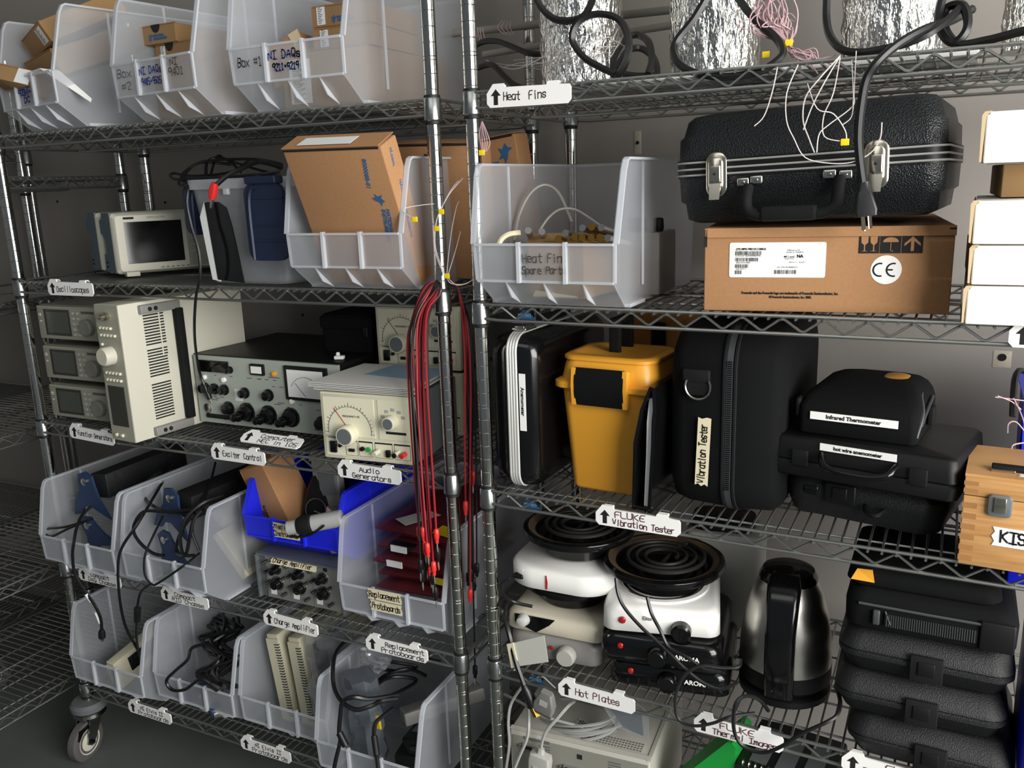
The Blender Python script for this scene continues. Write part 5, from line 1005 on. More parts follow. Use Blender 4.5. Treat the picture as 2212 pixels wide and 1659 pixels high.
cable('cable','black cable draped around the navy bracket to the right',[(-0.651,0.050,-0.088),(-0.659,0.000,-0.088),(-0.683,-0.030,-0.114),(-0.700,-0.040,-0.152),(-0.713,-0.030,-0.210),(-0.710,0.000,-0.228)],0.004,'cord')
cable('cable','second black cable bunched in the cable-filled bin',[(-0.669,0.080,-0.112),(-0.667,0.020,-0.102),(-0.673,-0.020,-0.122),(-0.684,-0.030,-0.165),(-0.718,-0.020,-0.221),(-0.769,0.000,-0.226),(-0.736,-0.000,-0.162),(-0.709,0.030,-0.123)],0.0044,'cord')
cable('cable','thin dark cable crossing the middle of the cable-filled bin',[(-0.817,0.200,-0.074),(-0.736,0.100,-0.081),(-0.691,0.030,-0.097),(-0.684,-0.020,-0.146),(-0.660,-0.030,-0.195)],0.0032,'cord')
cable('cable','black cable loop over the front of the bin of blue plugs',[(-0.757,0.050,-0.494),(-0.758,0.000,-0.480),(-0.756,-0.020,-0.500),(-0.789,-0.030,-0.531),(-0.820,-0.035,-0.563),(-0.805,-0.035,-0.585),(-0.760,-0.035,-0.573),(-0.711,-0.030,-0.537),(-0.688,-0.020,-0.550)],0.0042,'cord',ends=(('usb',-1),))
cable('cable','black cable nearest the front of the heap of blue-plug cables',[(-0.886,0.200,-0.550),(-0.797,0.120,-0.498),(-0.718,0.060,-0.504),(-0.690,0.020,-0.508),(-0.684,0.000,-0.537),(-0.655,0.000,-0.563)],0.0042078,'cord')
cable('cable','black cable on the right of the heap of blue-plug cables',[(-0.893,0.200,-0.523),(-0.786,0.120,-0.523),(-0.754,0.060,-0.513),(-0.657,0.020,-0.502),(-0.697,0.000,-0.543),(-0.623,0.000,-0.552)],0.00534288,'cord')
cable('cable','black cable curling at the left of the blue-plug heap',[(-0.853,0.200,-0.506),(-0.770,0.120,-0.490),(-0.739,0.060,-0.509),(-0.629,0.020,-0.485),(-0.720,0.000,-0.537),(-0.647,0.000,-0.557)],0.00404246,'cord')
cable('cable','topmost black cable in the blue-plug heap',[(-0.949,0.200,-0.555),(-0.786,0.120,-0.504),(-0.746,0.060,-0.516),(-0.665,0.020,-0.508),(-0.754,0.000,-0.554),(-0.640,0.000,-0.559)],0.00487517,'cord')
cable('cable','black cable buried in the blue-plug heap',[(-0.891,0.200,-0.536),(-0.706,0.120,-0.475),(-0.784,0.060,-0.493),(-0.690,0.020,-0.496),(-0.743,0.000,-0.553),(-0.614,-0.000,-0.551)],0.00460548,'cord')
cable('cable','black cable at the back of the blue-plug heap',[(-0.912,0.200,-0.538),(-0.792,0.120,-0.500),(-0.799,0.060,-0.495),(-0.677,0.020,-0.497),(-0.731,0.000,-0.555),(-0.654,0.000,-0.560)],0.00421602,'cord')
cable('cable','black cable crossing the blue-plug heap',[(-0.818,0.200,-0.515),(-0.740,0.120,-0.510),(-0.787,0.060,-0.513),(-0.657,0.020,-0.521),(-0.752,0.000,-0.546),(-0.643,0.000,-0.559)],0.00534904,'cord')
cable('cable','black cable against the left wall of the blue-plug bin',[(-0.899,0.200,-0.533),(-0.751,0.120,-0.491),(-0.759,0.060,-0.502),(-0.698,0.020,-0.512),(-0.753,0.000,-0.547),(-0.645,0.000,-0.561)],0.00477048,'cord')
cable('cable','black cable against the right wall of the blue-plug bin',[(-0.867,0.200,-0.513),(-0.723,0.120,-0.483),(-0.717,0.060,-0.485),(-0.639,0.020,-0.490),(-0.678,0.000,-0.544),(-0.651,0.000,-0.559)],0.00434888,'cord')
cable('cable','black cable arched over the top of the blue-plug heap',[(-0.943,0.200,-0.541),(-0.792,0.120,-0.517),(-0.757,0.060,-0.487),(-0.699,0.020,-0.524),(-0.744,0.000,-0.557),(-0.629,0.000,-0.552)],0.00536928,'cord')
cable('cable','black cable hanging low in the blue-plug heap',[(-0.876,0.200,-0.521),(-0.731,0.120,-0.483),(-0.766,0.060,-0.528),(-0.694,0.020,-0.508),(-0.699,0.000,-0.534),(-0.650,-0.000,-0.561)],0.00556756,'cord')
cable('cable','black cable looped beside the blue plugs',[(-0.916,0.200,-0.540),(-0.786,0.120,-0.519),(-0.787,0.060,-0.515),(-0.627,0.020,-0.495),(-0.678,0.000,-0.541),(-0.633,0.000,-0.555)],0.0049377,'cord')
cable('cable','black cable trailing toward the back of the blue-plug bin',[(-0.803,0.200,-0.497),(-0.722,0.120,-0.491),(-0.718,0.060,-0.494),(-0.627,0.020,-0.487),(-0.675,0.000,-0.534),(-0.648,0.000,-0.555)],0.00500927,'cord')
cable('cable','black cable looping out of the end bin over its front',[(-0.370,0.100,-0.430),(-0.342,0.030,-0.415),(-0.313,-0.020,-0.421),(-0.289,-0.050,-0.442),(-0.248,-0.080,-0.447),(-0.209,-0.085,-0.453),(-0.182,-0.070,-0.447),(-0.174,-0.040,-0.452),(-0.147,-0.020,-0.452)],0.0048,'cord')
cable('cable','thick black cable hanging over the front of the end bin with cut end',[(-0.160,0.000,-0.457),(-0.188,-0.060,-0.438),(-0.210,-0.085,-0.424),(-0.236,-0.090,-0.438),(-0.246,-0.090,-0.473),(-0.253,-0.090,-0.513),(-0.248,-0.095,-0.531),(-0.260,-0.100,-0.576),(-0.274,-0.100,-0.625)],0.0046,'cord')
cable('cable','black cable with ribbed strain relief at the front of the end bin',[(-0.175,0.000,-0.494),(-0.184,-0.030,-0.498),(-0.189,-0.050,-0.505),(-0.187,-0.060,-0.537),(-0.168,-0.080,-0.562),(-0.151,-0.100,-0.599)],0.0052,'cord')
cable('cable','dark cable arching at the back of the end bin',[(-0.256,0.050,-0.488),(-0.266,0.100,-0.496),(-0.235,0.150,-0.499),(-0.184,0.150,-0.505)],0.0042,'cord')
cable('cable','dark cable looped beside the yellow sticker in the end bin',[(-0.234,0.020,-0.499),(-0.250,0.050,-0.486),(-0.240,0.100,-0.492),(-0.191,0.120,-0.501),(-0.208,0.050,-0.499),(-0.227,0.010,-0.493)],0.0042,'cord')
cable('cable','dark cable heaped behind the power adapters',[(-0.352,0.150,-0.496),(-0.273,0.150,-0.490),(-0.228,0.180,-0.509),(-0.254,0.140,-0.504),(-0.318,0.120,-0.496)],0.0042,'cord')
cable('cable','dark cable at the back top of the end bin',[(-0.402,0.200,-0.510),(-0.319,0.200,-0.491),(-0.260,0.250,-0.530),(-0.207,0.250,-0.531)],0.0042,'cord')
cable('cable','black cable curling over the front of the blue bin',[(-0.405,0.030,-0.097),(-0.408,0.000,-0.112),(-0.416,0.000,-0.130),(-0.397,0.000,-0.132),(-0.358,0.000,-0.121),(-0.319,0.000,-0.094)],0.0026,'cord')
cable('cable','black power cord hanging from the top shelf in front of the suitcase',[(0.827,0.077,0.813),(0.802,0.028,0.794),(0.772,-0.021,0.780),(0.743,-0.050,0.762),(0.720,-0.064,0.741),(0.706,-0.064,0.719),(0.701,-0.064,0.684),(0.700,-0.064,0.648),(0.703,-0.064,0.618),(0.709,-0.064,0.584)],0.0062,'cord',k=8,n=8)
cable('cable','black cord looping in front of the second foil cylinder',[(0.470,0.048,0.874),(0.448,0.039,0.836),(0.425,0.030,0.807),(0.422,0.020,0.789),(0.437,0.004,0.766),(0.469,-0.012,0.749),(0.512,-0.018,0.741),(0.557,-0.014,0.745),(0.581,-0.005,0.759),(0.586,0.005,0.773),(0.572,0.025,0.795),(0.537,0.046,0.827),(0.505,0.067,0.867)],0.0062,'cord')
cable('cable','black cord looping in front of the third foil cylinder',[(0.639,0.043,0.853),(0.641,0.033,0.814),(0.650,0.013,0.786),(0.669,-0.008,0.765),(0.694,-0.019,0.758),(0.723,-0.019,0.760),(0.751,-0.025,0.764),(0.778,-0.021,0.775),(0.799,0.008,0.794),(0.812,0.028,0.810)],0.0058,'cord')
cable('cable','black cord looping around the first foil cylinder',[(0.327,0.023,0.763),(0.278,0.029,0.789),(0.252,0.035,0.817),(0.251,0.035,0.838),(0.267,0.039,0.855),(0.297,0.044,0.859),(0.329,0.043,0.845),(0.346,0.032,0.811),(0.344,0.022,0.779),(0.327,0.023,0.760),(0.313,0.053,0.789),(0.316,0.093,0.822),(0.333,0.112,0.833),(0.360,0.092,0.817),(0.375,0.061,0.784),(0.375,0.041,0.761)],0.006,'cord')
cable('cable','black cord arc at the top edge above the first foil cylinder',[(0.175,0.047,0.909),(0.193,0.047,0.878),(0.216,0.046,0.860),(0.245,0.045,0.855),(0.269,0.044,0.862),(0.286,0.044,0.892)],0.006,'cord')
cable('cable','black cord knotted beside the fourth foil cylinder',[(0.791,0.038,0.835),(0.786,0.029,0.804),(0.792,0.018,0.779),(0.807,0.008,0.763),(0.820,0.008,0.775),(0.821,0.018,0.796),(0.812,0.028,0.813),(0.795,0.038,0.811),(0.794,0.028,0.786),(0.812,0.008,0.761),(0.845,-0.003,0.761),(0.875,-0.014,0.765),(0.909,-0.025,0.770)],0.0062,'cord')
cable('cable','black cord at the back of the top shelf by the chrome posts',[(-0.062,0.255,0.860),(-0.014,0.223,0.868),(0.027,0.202,0.864),(0.066,0.181,0.850),(0.113,0.159,0.830),(0.145,0.158,0.824)],0.0055,'cord')
cable('cable','black cord with pale bands drooping behind the "Heat Fins" tag',[(-0.026,0.203,0.816),(0.015,0.182,0.820),(0.043,0.161,0.814),(0.074,0.140,0.791),(0.106,0.119,0.771),(0.148,0.098,0.758)],0.0055,'cord')
cable('cable','black cord coiled flat behind the second foil cylinder',[(0.303,0.093,0.779),(0.311,0.133,0.812),(0.329,0.153,0.817),(0.357,0.132,0.797),(0.374,0.091,0.766),(0.350,0.072,0.763),(0.326,0.063,0.767)],0.0058,'cord')
cable('cable','black cord running down from the white hot plate past its knob',[(0.335,-0.013,-0.091),(0.342,-0.020,-0.119),(0.358,-0.026,-0.142),(0.392,-0.033,-0.169),(0.436,-0.041,-0.196),(0.470,-0.047,-0.220),(0.503,-0.048,-0.239),(0.533,-0.044,-0.245),(0.556,-0.034,-0.233)],0.0034,'cord')
cable('cable','second black cord running down the front of the white hot plate',[(0.394,-0.017,-0.115),(0.404,-0.024,-0.141),(0.422,-0.034,-0.163),(0.440,-0.041,-0.189),(0.473,-0.045,-0.199),(0.501,-0.043,-0.215),(0.530,-0.034,-0.220)],0.0034,'cord')
cable('cable','thin gray cord looping in front of the lower black hot plate',[(0.557,-0.014,-0.201),(0.557,-0.034,-0.203),(0.532,-0.044,-0.205),(0.499,-0.053,-0.204),(0.473,-0.057,-0.225),(0.459,-0.056,-0.258),(0.456,-0.056,-0.290),(0.464,-0.057,-0.315),(0.490,-0.057,-0.319),(0.521,-0.053,-0.308),(0.550,-0.044,-0.293),(0.583,-0.015,-0.296)],0.003,'cord_thin')
cable('cable','black kettle cord looping down in front of the smudged tag',[(0.603,0.004,-0.298),(0.592,-0.025,-0.262),(0.572,-0.045,-0.248),(0.560,-0.060,-0.256),(0.557,-0.064,-0.285),(0.562,-0.065,-0.314),(0.578,-0.065,-0.331),(0.608,-0.066,-0.331),(0.637,-0.067,-0.310),(0.665,-0.068,-0.279),(0.699,-0.064,-0.253),(0.716,-0.049,-0.243),(0.718,-0.019,-0.236),(0.707,0.021,-0.233)],0.0034,'cord')
cable('cable','black cord at the left end of the hot plate stack',[(0.118,-0.001,-0.137),(0.103,-0.006,-0.149),(0.103,-0.001,-0.174),(0.115,0.019,-0.196),(0.150,0.028,-0.203)],0.0034,'cord')
cable('cable','black video cable hanging past the "Hot Plates" tag to its plugs',[(0.096,0.020,-0.200),(0.108,-0.011,-0.212),(0.127,-0.031,-0.236),(0.140,-0.037,-0.279),(0.154,-0.042,-0.312),(0.169,-0.045,-0.347),(0.178,-0.045,-0.364)],0.005,'cord')
cable('cable','gray cable coil on the pale chassis, outermost loop',[(0.301,0.073,-0.431),(0.300,0.050,-0.431),(0.282,0.031,-0.436),(0.250,0.021,-0.445),(0.210,0.023,-0.457),(0.167,0.034,-0.470),(0.132,0.055,-0.480),(0.111,0.079,-0.485),(0.110,0.103,-0.484),(0.130,0.122,-0.478),(0.165,0.131,-0.467),(0.209,0.130,-0.455),(0.251,0.118,-0.444),(0.283,0.098,-0.436)],0.0034,'cord_gray',close=True)
cable('cable','gray cable coil on the pale chassis, lowest loop',[(0.310,0.073,-0.434),(0.309,0.049,-0.437),(0.290,0.031,-0.444),(0.255,0.021,-0.455),(0.212,0.022,-0.468),(0.167,0.034,-0.480),(0.130,0.055,-0.489),(0.109,0.079,-0.491),(0.109,0.103,-0.487),(0.130,0.122,-0.478),(0.168,0.131,-0.465),(0.214,0.130,-0.453),(0.259,0.118,-0.442),(0.293,0.098,-0.436)],0.0034,'cord_gray',close=True)
cable('cable','gray cable coil on the pale chassis, innermost loop',[(0.302,0.073,-0.425),(0.302,0.050,-0.423),(0.286,0.031,-0.426),(0.257,0.021,-0.433),(0.219,0.022,-0.444),(0.180,0.034,-0.457),(0.147,0.054,-0.467),(0.128,0.079,-0.474),(0.126,0.103,-0.475),(0.143,0.121,-0.471),(0.175,0.131,-0.462),(0.215,0.130,-0.451),(0.255,0.118,-0.440),(0.285,0.098,-0.431)],0.0034,'cord_gray',close=True)
cable('cable','gray cable coil on the pale chassis, front loop',[(0.308,0.073,-0.439),(0.308,0.049,-0.444),(0.291,0.031,-0.452),(0.261,0.021,-0.463),(0.222,0.022,-0.474),(0.182,0.034,-0.485),(0.148,0.054,-0.491),(0.128,0.079,-0.491),(0.127,0.103,-0.486),(0.145,0.121,-0.476),(0.179,0.131,-0.464),(0.220,0.130,-0.452),(0.260,0.118,-0.444),(0.292,0.098,-0.439)],0.0034,'cord_gray',close=True)
cable('cable','gray cable coil on the pale chassis, widest loop',[(0.328,0.073,-0.426),(0.326,0.049,-0.427),(0.305,0.030,-0.433),(0.269,0.021,-0.444),(0.223,0.022,-0.458),(0.176,0.034,-0.471),(0.137,0.055,-0.482),(0.115,0.079,-0.486),(0.116,0.103,-0.484),(0.139,0.121,-0.475),(0.179,0.131,-0.463),(0.228,0.129,-0.450),(0.275,0.117,-0.438),(0.310,0.097,-0.429)],0.0034,'cord_gray',close=True)
cable('cable','gray cable rising from the serial plug on the pale chassis',[(0.187,-0.033,-0.485),(0.190,-0.033,-0.454),(0.200,-0.034,-0.425),(0.221,-0.024,-0.396),(0.235,-0.005,-0.379),(0.235,0.025,-0.388)],0.0034,'cord_gray')
cable('cable','gray cable hanging at the left of the pale chassis',[(0.148,-0.002,-0.404),(0.163,-0.032,-0.416),(0.163,-0.042,-0.445),(0.145,-0.047,-0.493),(0.125,-0.051,-0.548)],0.0034,'cord_gray')
cable('cable','gray cable hanging down beside the right chrome post',[(0.114,0.049,-0.396),(0.111,-0.001,-0.408),(0.113,-0.021,-0.437),(0.118,-0.031,-0.481),(0.110,-0.041,-0.550)],0.003,'cord_gray')
cable('cable','gray cable slanting above the pale chassis',[(0.054,0.081,-0.451),(0.113,0.049,-0.439),(0.158,0.018,-0.429),(0.198,0.017,-0.433),(0.254,0.025,-0.439)],0.003,'cord_gray')
cable('cable','gray plastic cable arching high in the spare parts bin',[(0.127,0.049,0.499),(0.122,0.079,0.539),(0.133,0.099,0.575),(0.148,0.118,0.593),(0.166,0.128,0.592),(0.186,0.127,0.573),(0.211,0.116,0.528)],0.0028,'rodgray')
cable('cable','thinner gray cable arching low in the spare parts bin',[(0.185,0.027,0.517),(0.195,0.047,0.539),(0.205,0.076,0.552),(0.224,0.096,0.551),(0.242,0.115,0.537),(0.269,0.114,0.519)],0.0022,'rodgray')
cable('cable','cream hose curving at the left of the spare parts bin',[(0.141,-0.042,0.500),(0.145,-0.037,0.509),(0.156,-0.032,0.516),(0.173,-0.023,0.518)],0.0045,'masking')
cable('cable','black cable rising out of the blue bin at the right edge',[(0.932,0.134,0.222),(0.932,0.154,0.254),(0.934,0.174,0.276),(0.942,0.194,0.283),(0.965,0.223,0.271)],0.005,'cord')
wire_bundle('thermocouple_wires','pale thermocouple wires with a yellow tag hanging in front of the suitcase',[[(0.586,-0.035,0.746),(0.584,-0.060,0.711),(0.574,-0.060,0.680),(0.561,-0.060,0.667)],[(0.614,-0.036,0.747),(0.604,-0.061,0.709),(0.605,-0.061,0.672),(0.616,-0.061,0.647),(0.632,-0.062,0.621),(0.663,-0.063,0.612),(0.693,-0.064,0.612),(0.716,-0.064,0.623),(0.727,-0.065,0.641),(0.728,-0.065,0.662)],[(0.669,-0.038,0.754),(0.646,-0.062,0.724),(0.629,-0.062,0.701),(0.627,-0.062,0.671),(0.636,-0.062,0.646),(0.644,-0.062,0.627)],[(0.669,-0.038,0.754),(0.652,-0.062,0.717),(0.638,-0.062,0.688),(0.628,-0.062,0.658)],[(0.669,-0.038,0.751),(0.665,-0.063,0.704),(0.654,-0.062,0.675),(0.656,-0.062,0.648),(0.680,-0.063,0.640)],[(0.689,-0.038,0.758),(0.691,-0.064,0.702),(0.690,-0.063,0.685),(0.661,-0.063,0.663),(0.649,-0.062,0.651),(0.647,-0.062,0.627)],[(0.684,-0.038,0.747),(0.690,-0.063,0.703),(0.690,-0.063,0.673),(0.679,-0.063,0.662)],[(0.629,-0.047,0.720),(0.645,-0.062,0.685),(0.666,-0.063,0.677),(0.682,-0.063,0.655),(0.685,-0.063,0.640)]],0.0009,'pinkwhite',[(0.683,-0.064,0.639)])
wire_bundle('thermocouple_wires','bundle of pink wire ends tied beside the third foil cylinder',[[(0.593,0.025,0.783),(0.582,0.035,0.795),(0.563,0.045,0.821),(0.574,0.045,0.836),(0.587,0.040,0.821),(0.586,0.035,0.800),(0.588,0.027,0.786)],[(0.591,0.025,0.784),(0.560,0.036,0.805),(0.542,0.043,0.838),(0.551,0.046,0.867),(0.563,0.040,0.838),(0.564,0.035,0.803),(0.589,0.027,0.786)],[(0.592,0.025,0.783),(0.571,0.035,0.807),(0.549,0.050,0.815),(0.564,0.045,0.821),(0.579,0.040,0.814),(0.575,0.035,0.801),(0.590,0.027,0.786)],[(0.591,0.025,0.782),(0.564,0.035,0.798),(0.543,0.057,0.818),(0.556,0.046,0.824),(0.568,0.040,0.816),(0.568,0.035,0.802),(0.592,0.027,0.786)],[(0.592,0.025,0.784),(0.553,0.036,0.804),(0.533,0.046,0.831),(0.544,0.046,0.853),(0.558,0.041,0.831),(0.557,0.036,0.803),(0.589,0.027,0.786)],[(0.591,0.025,0.784),(0.572,0.035,0.809),(0.552,0.027,0.812),(0.565,0.045,0.823),(0.582,0.040,0.814),(0.577,0.035,0.801),(0.589,0.027,0.786)],[(0.593,0.025,0.781),(0.583,0.035,0.806),(0.569,0.032,0.815),(0.575,0.045,0.828),(0.585,0.040,0.817),(0.587,0.035,0.800),(0.590,0.027,0.786)],[(0.592,0.025,0.783),(0.557,0.036,0.804),(0.541,0.035,0.814),(0.549,0.046,0.823),(0.561,0.040,0.816),(0.561,0.035,0.803),(0.586,0.027,0.787)],[(0.591,0.025,0.784),(0.554,0.036,0.800),(0.534,0.028,0.824),(0.545,0.046,0.844),(0.561,0.040,0.826),(0.558,0.036,0.803),(0.589,0.027,0.786)],[(0.592,0.025,0.785),(0.575,0.035,0.798),(0.551,0.039,0.828),(0.566,0.045,0.850),(0.584,0.040,0.828),(0.579,0.035,0.801),(0.590,0.027,0.786)],[(0.592,0.025,0.785),(0.595,0.034,0.806),(0.575,0.060,0.819),(0.587,0.045,0.829),(0.599,0.039,0.817),(0.599,0.034,0.799),(0.588,0.027,0.786)],[(0.594,0.024,0.783),(0.533,0.036,0.810),(0.515,0.037,0.818),(0.526,0.047,0.827),(0.540,0.041,0.819),(0.538,0.036,0.805),(0.590,0.027,0.786)],[(0.591,0.025,0.784),(0.577,0.035,0.807),(0.554,0.042,0.835),(0.568,0.045,0.862),(0.585,0.040,0.834),(0.581,0.035,0.801),(0.589,0.027,0.786)],[(0.593,0.025,0.783),(0.570,0.035,0.802),(0.551,0.064,0.830),(0.562,0.045,0.847),(0.572,0.040,0.828),(0.574,0.035,0.801),(0.588,0.027,0.786)],[(0.590,0.025,0.786),(0.570,0.035,0.804),(0.545,0.048,0.832),(0.562,0.045,0.855),(0.580,0.040,0.831),(0.574,0.035,0.801),(0.590,0.027,0.786)],[(0.589,0.025,0.786),(0.585,0.035,0.799),(0.564,0.045,0.816),(0.577,0.045,0.825),(0.591,0.040,0.815),(0.588,0.035,0.800),(0.589,0.027,0.786)],[(0.591,0.025,0.785),(0.559,0.036,0.813),(0.543,0.054,0.822),(0.551,0.046,0.833),(0.559,0.041,0.821),(0.563,0.035,0.803),(0.590,0.027,0.786)],[(0.589,0.025,0.787),(0.553,0.036,0.799),(0.536,0.046,0.826),(0.545,0.046,0.842),(0.556,0.041,0.826),(0.557,0.036,0.803),(0.589,0.027,0.786)],[(0.592,0.025,0.782),(0.576,0.035,0.797),(0.558,0.038,0.835),(0.567,0.045,0.864),(0.580,0.040,0.836),(0.580,0.035,0.801),(0.589,0.027,0.786)],[(0.591,0.025,0.783),(0.558,0.036,0.802),(0.544,0.030,0.824),(0.550,0.046,0.846),(0.560,0.041,0.827),(0.562,0.035,0.803),(0.591,0.027,0.786)],[(0.591,0.025,0.783),(0.566,0.035,0.810),(0.542,0.052,0.823),(0.558,0.046,0.835),(0.576,0.040,0.821),(0.571,0.035,0.802),(0.590,0.027,0.786)],[(0.592,0.025,0.784),(0.594,0.034,0.795),(0.573,0.039,0.830),(0.585,0.045,0.856),(0.600,0.039,0.830),(0.598,0.034,0.799),(0.590,0.027,0.786)],[(0.592,0.025,0.785),(0.561,0.035,0.804),(0.544,0.045,0.817),(0.553,0.046,0.827),(0.564,0.040,0.818),(0.565,0.035,0.802),(0.590,0.027,0.786)],[(0.590,0.025,0.785),(0.557,0.036,0.799),(0.535,0.029,0.820),(0.549,0.046,0.835),(0.567,0.040,0.821),(0.561,0.035,0.803),(0.589,0.027,0.786)],[(0.592,0.025,0.785),(0.596,0.034,0.790),(0.578,0.043,0.812),(0.588,0.045,0.820),(0.599,0.039,0.812),(0.599,0.034,0.799),(0.590,0.027,0.786)],[(0.592,0.025,0.784),(0.595,0.034,0.801),(0.578,0.033,0.815),(0.587,0.045,0.829),(0.599,0.039,0.817),(0.599,0.034,0.799),(0.589,0.027,0.786)],[(0.591,0.025,0.784),(0.597,0.014,0.772),(0.612,0.004,0.758),(0.652,0.003,0.752)],[(0.591,0.025,0.784),(0.601,0.014,0.766),(0.625,0.004,0.768),(0.622,0.004,0.756)],[(0.591,0.025,0.784),(0.598,0.014,0.769),(0.600,0.004,0.772),(0.652,0.003,0.750)],[(0.591,0.025,0.784),(0.595,0.014,0.771),(0.632,0.003,0.765),(0.613,0.004,0.769)],[(0.591,0.025,0.784),(0.597,0.014,0.777),(0.613,0.004,0.769),(0.636,0.003,0.737)],[(0.591,0.025,0.784),(0.597,0.014,0.768),(0.629,0.003,0.772),(0.636,0.003,0.757)],[(0.591,0.025,0.784),(0.600,0.014,0.769),(0.614,0.004,0.758),(0.627,0.003,0.759)],[(0.591,0.025,0.784),(0.598,0.014,0.764),(0.617,0.004,0.766),(0.669,0.002,0.740)],[(0.591,0.025,0.784),(0.600,0.014,0.773),(0.611,0.004,0.754),(0.628,0.003,0.763)],[(0.591,0.025,0.784),(0.604,0.014,0.771),(0.618,0.004,0.749),(0.650,0.003,0.745)],[(0.591,0.025,0.784),(0.603,0.014,0.767),(0.617,0.004,0.755),(0.652,0.003,0.759)],[(0.591,0.025,0.784),(0.596,0.014,0.770),(0.617,0.004,0.757),(0.624,0.004,0.753)],[(0.591,0.025,0.784),(0.605,0.014,0.763),(0.636,0.003,0.756),(0.659,0.002,0.760)],[(0.591,0.025,0.784),(0.606,0.014,0.770),(0.632,0.003,0.757),(0.630,0.003,0.763)],[(0.591,0.025,0.784),(0.606,0.014,0.770),(0.626,0.004,0.757),(0.598,0.004,0.755)],[(0.591,0.025,0.784),(0.600,0.014,0.770),(0.623,0.004,0.770),(0.629,0.003,0.758)]],0.001,'pink',[(0.592,0.020,0.785),(0.561,0.015,0.771)])
wire_bundle('thermocouple_wires','wispy pink wires with yellow tags strung around the middle chrome post',[[(0.054,0.000,0.611),(0.036,-0.020,0.584),(0.010,-0.020,0.545),(0.002,-0.022,0.505),(0.007,-0.022,0.472),(0.023,-0.024,0.441)],[(0.028,-0.015,0.577),(0.010,-0.020,0.545),(0.004,-0.022,0.497),(0.016,-0.022,0.456),(0.026,-0.024,0.440)],[(0.005,-0.020,0.569),(-0.020,-0.030,0.567),(-0.043,-0.040,0.563),(-0.043,-0.045,0.557),(-0.028,-0.050,0.549),(-0.019,-0.050,0.545)],[(0.023,-0.020,0.439),(0.022,-0.010,0.471),(0.026,0.000,0.519),(0.032,0.010,0.559),(0.039,0.010,0.572)],[(0.024,-0.020,0.439),(0.033,0.000,0.487),(0.039,0.010,0.519)],[(0.023,-0.020,0.439),(0.032,-0.020,0.429),(0.050,-0.010,0.427),(0.064,0.000,0.433)],[(0.024,-0.020,0.441),(0.041,-0.020,0.427),(0.059,-0.010,0.429),(0.068,0.000,0.438)],[(0.015,-0.020,0.545),(0.022,-0.020,0.565),(0.035,-0.010,0.592),(0.045,0.000,0.607)]],0.0007,'pinkwhite',[(-0.017,-0.052,0.544),(0.020,-0.022,0.555),(0.010,-0.022,0.526),(0.027,-0.026,0.443)])
wire_bundle('thermocouple_wires','small pink wire tuft with yellow tag hanging between the two chrome posts',[[(0.102,-0.011,0.703),(0.097,-0.012,0.686),(0.098,-0.012,0.667),(0.101,-0.013,0.653)],[(0.102,-0.011,0.703),(0.101,-0.012,0.686),(0.102,-0.013,0.667),(0.103,-0.013,0.653)],[(0.102,-0.011,0.703),(0.104,-0.013,0.686),(0.107,-0.013,0.667),(0.104,-0.013,0.653)],[(0.102,-0.011,0.703),(0.108,-0.013,0.685),(0.111,-0.013,0.666),(0.106,-0.013,0.653)],[(0.102,-0.011,0.703),(0.111,-0.013,0.685),(0.116,-0.013,0.666),(0.108,-0.013,0.653)]],0.0008,'pink',[(0.101,-0.015,0.652)])
wire_bundle('thermocouple_wires','pink wire wisps on the gray rods at the back of the top shelf',[[(-0.070,0.305,0.912),(-0.060,0.295,0.896),(-0.058,0.284,0.877)],[(-0.064,0.305,0.911),(-0.055,0.294,0.892),(-0.049,0.284,0.876)],[(-0.057,0.304,0.910),(-0.050,0.294,0.888),(-0.041,0.284,0.875)],[(-0.051,0.304,0.909),(-0.044,0.294,0.894),(-0.032,0.284,0.874)],[(0.004,0.283,0.914),(-0.002,0.273,0.900),(0.018,0.262,0.884)],[(0.010,0.282,0.913),(0.007,0.272,0.899),(0.025,0.262,0.883)],[(0.016,0.282,0.912),(0.017,0.272,0.898),(0.032,0.262,0.882)],[(0.023,0.282,0.912),(0.026,0.272,0.897),(0.039,0.261,0.882)]],0.0009,'pink',[])
wire_bundle('thermocouple_wires','gray-pink wire tangle in front of the first foil cylinder',[[(0.005,0.203,0.832),(0.103,0.119,0.799),(0.189,0.067,0.809),(0.248,0.045,0.822),(0.297,0.044,0.838)],[(0.025,0.202,0.824),(0.117,0.119,0.804),(0.199,0.067,0.800),(0.256,0.045,0.812),(0.302,0.043,0.824)],[(0.045,0.201,0.816),(0.131,0.119,0.809),(0.209,0.066,0.792),(0.264,0.045,0.801),(0.306,0.043,0.810)],[(0.065,0.201,0.826),(0.145,0.118,0.814),(0.220,0.066,0.806),(0.272,0.044,0.790),(0.311,0.043,0.837)],[(0.084,0.200,0.819),(0.158,0.118,0.794),(0.230,0.066,0.797),(0.281,0.044,0.819),(0.316,0.043,0.823)],[(0.104,0.200,0.811),(0.171,0.117,0.799),(0.240,0.065,0.789),(0.289,0.044,0.808),(0.321,0.043,0.808)],[(0.123,0.199,0.821),(0.185,0.117,0.804),(0.250,0.065,0.803),(0.297,0.044,0.798),(0.325,0.043,0.835)],[(0.142,0.198,0.814),(0.198,0.117,0.809),(0.260,0.065,0.795),(0.305,0.043,0.787),(0.330,0.043,0.821)],[(0.160,0.198,0.806),(0.211,0.116,0.789),(0.270,0.064,0.787),(0.313,0.043,0.816),(0.335,0.042,0.807)],[(0.179,0.197,0.816),(0.224,0.116,0.794),(0.280,0.064,0.800),(0.321,0.043,0.805),(0.339,0.042,0.834)]],0.0007,'pinkwhite',[])
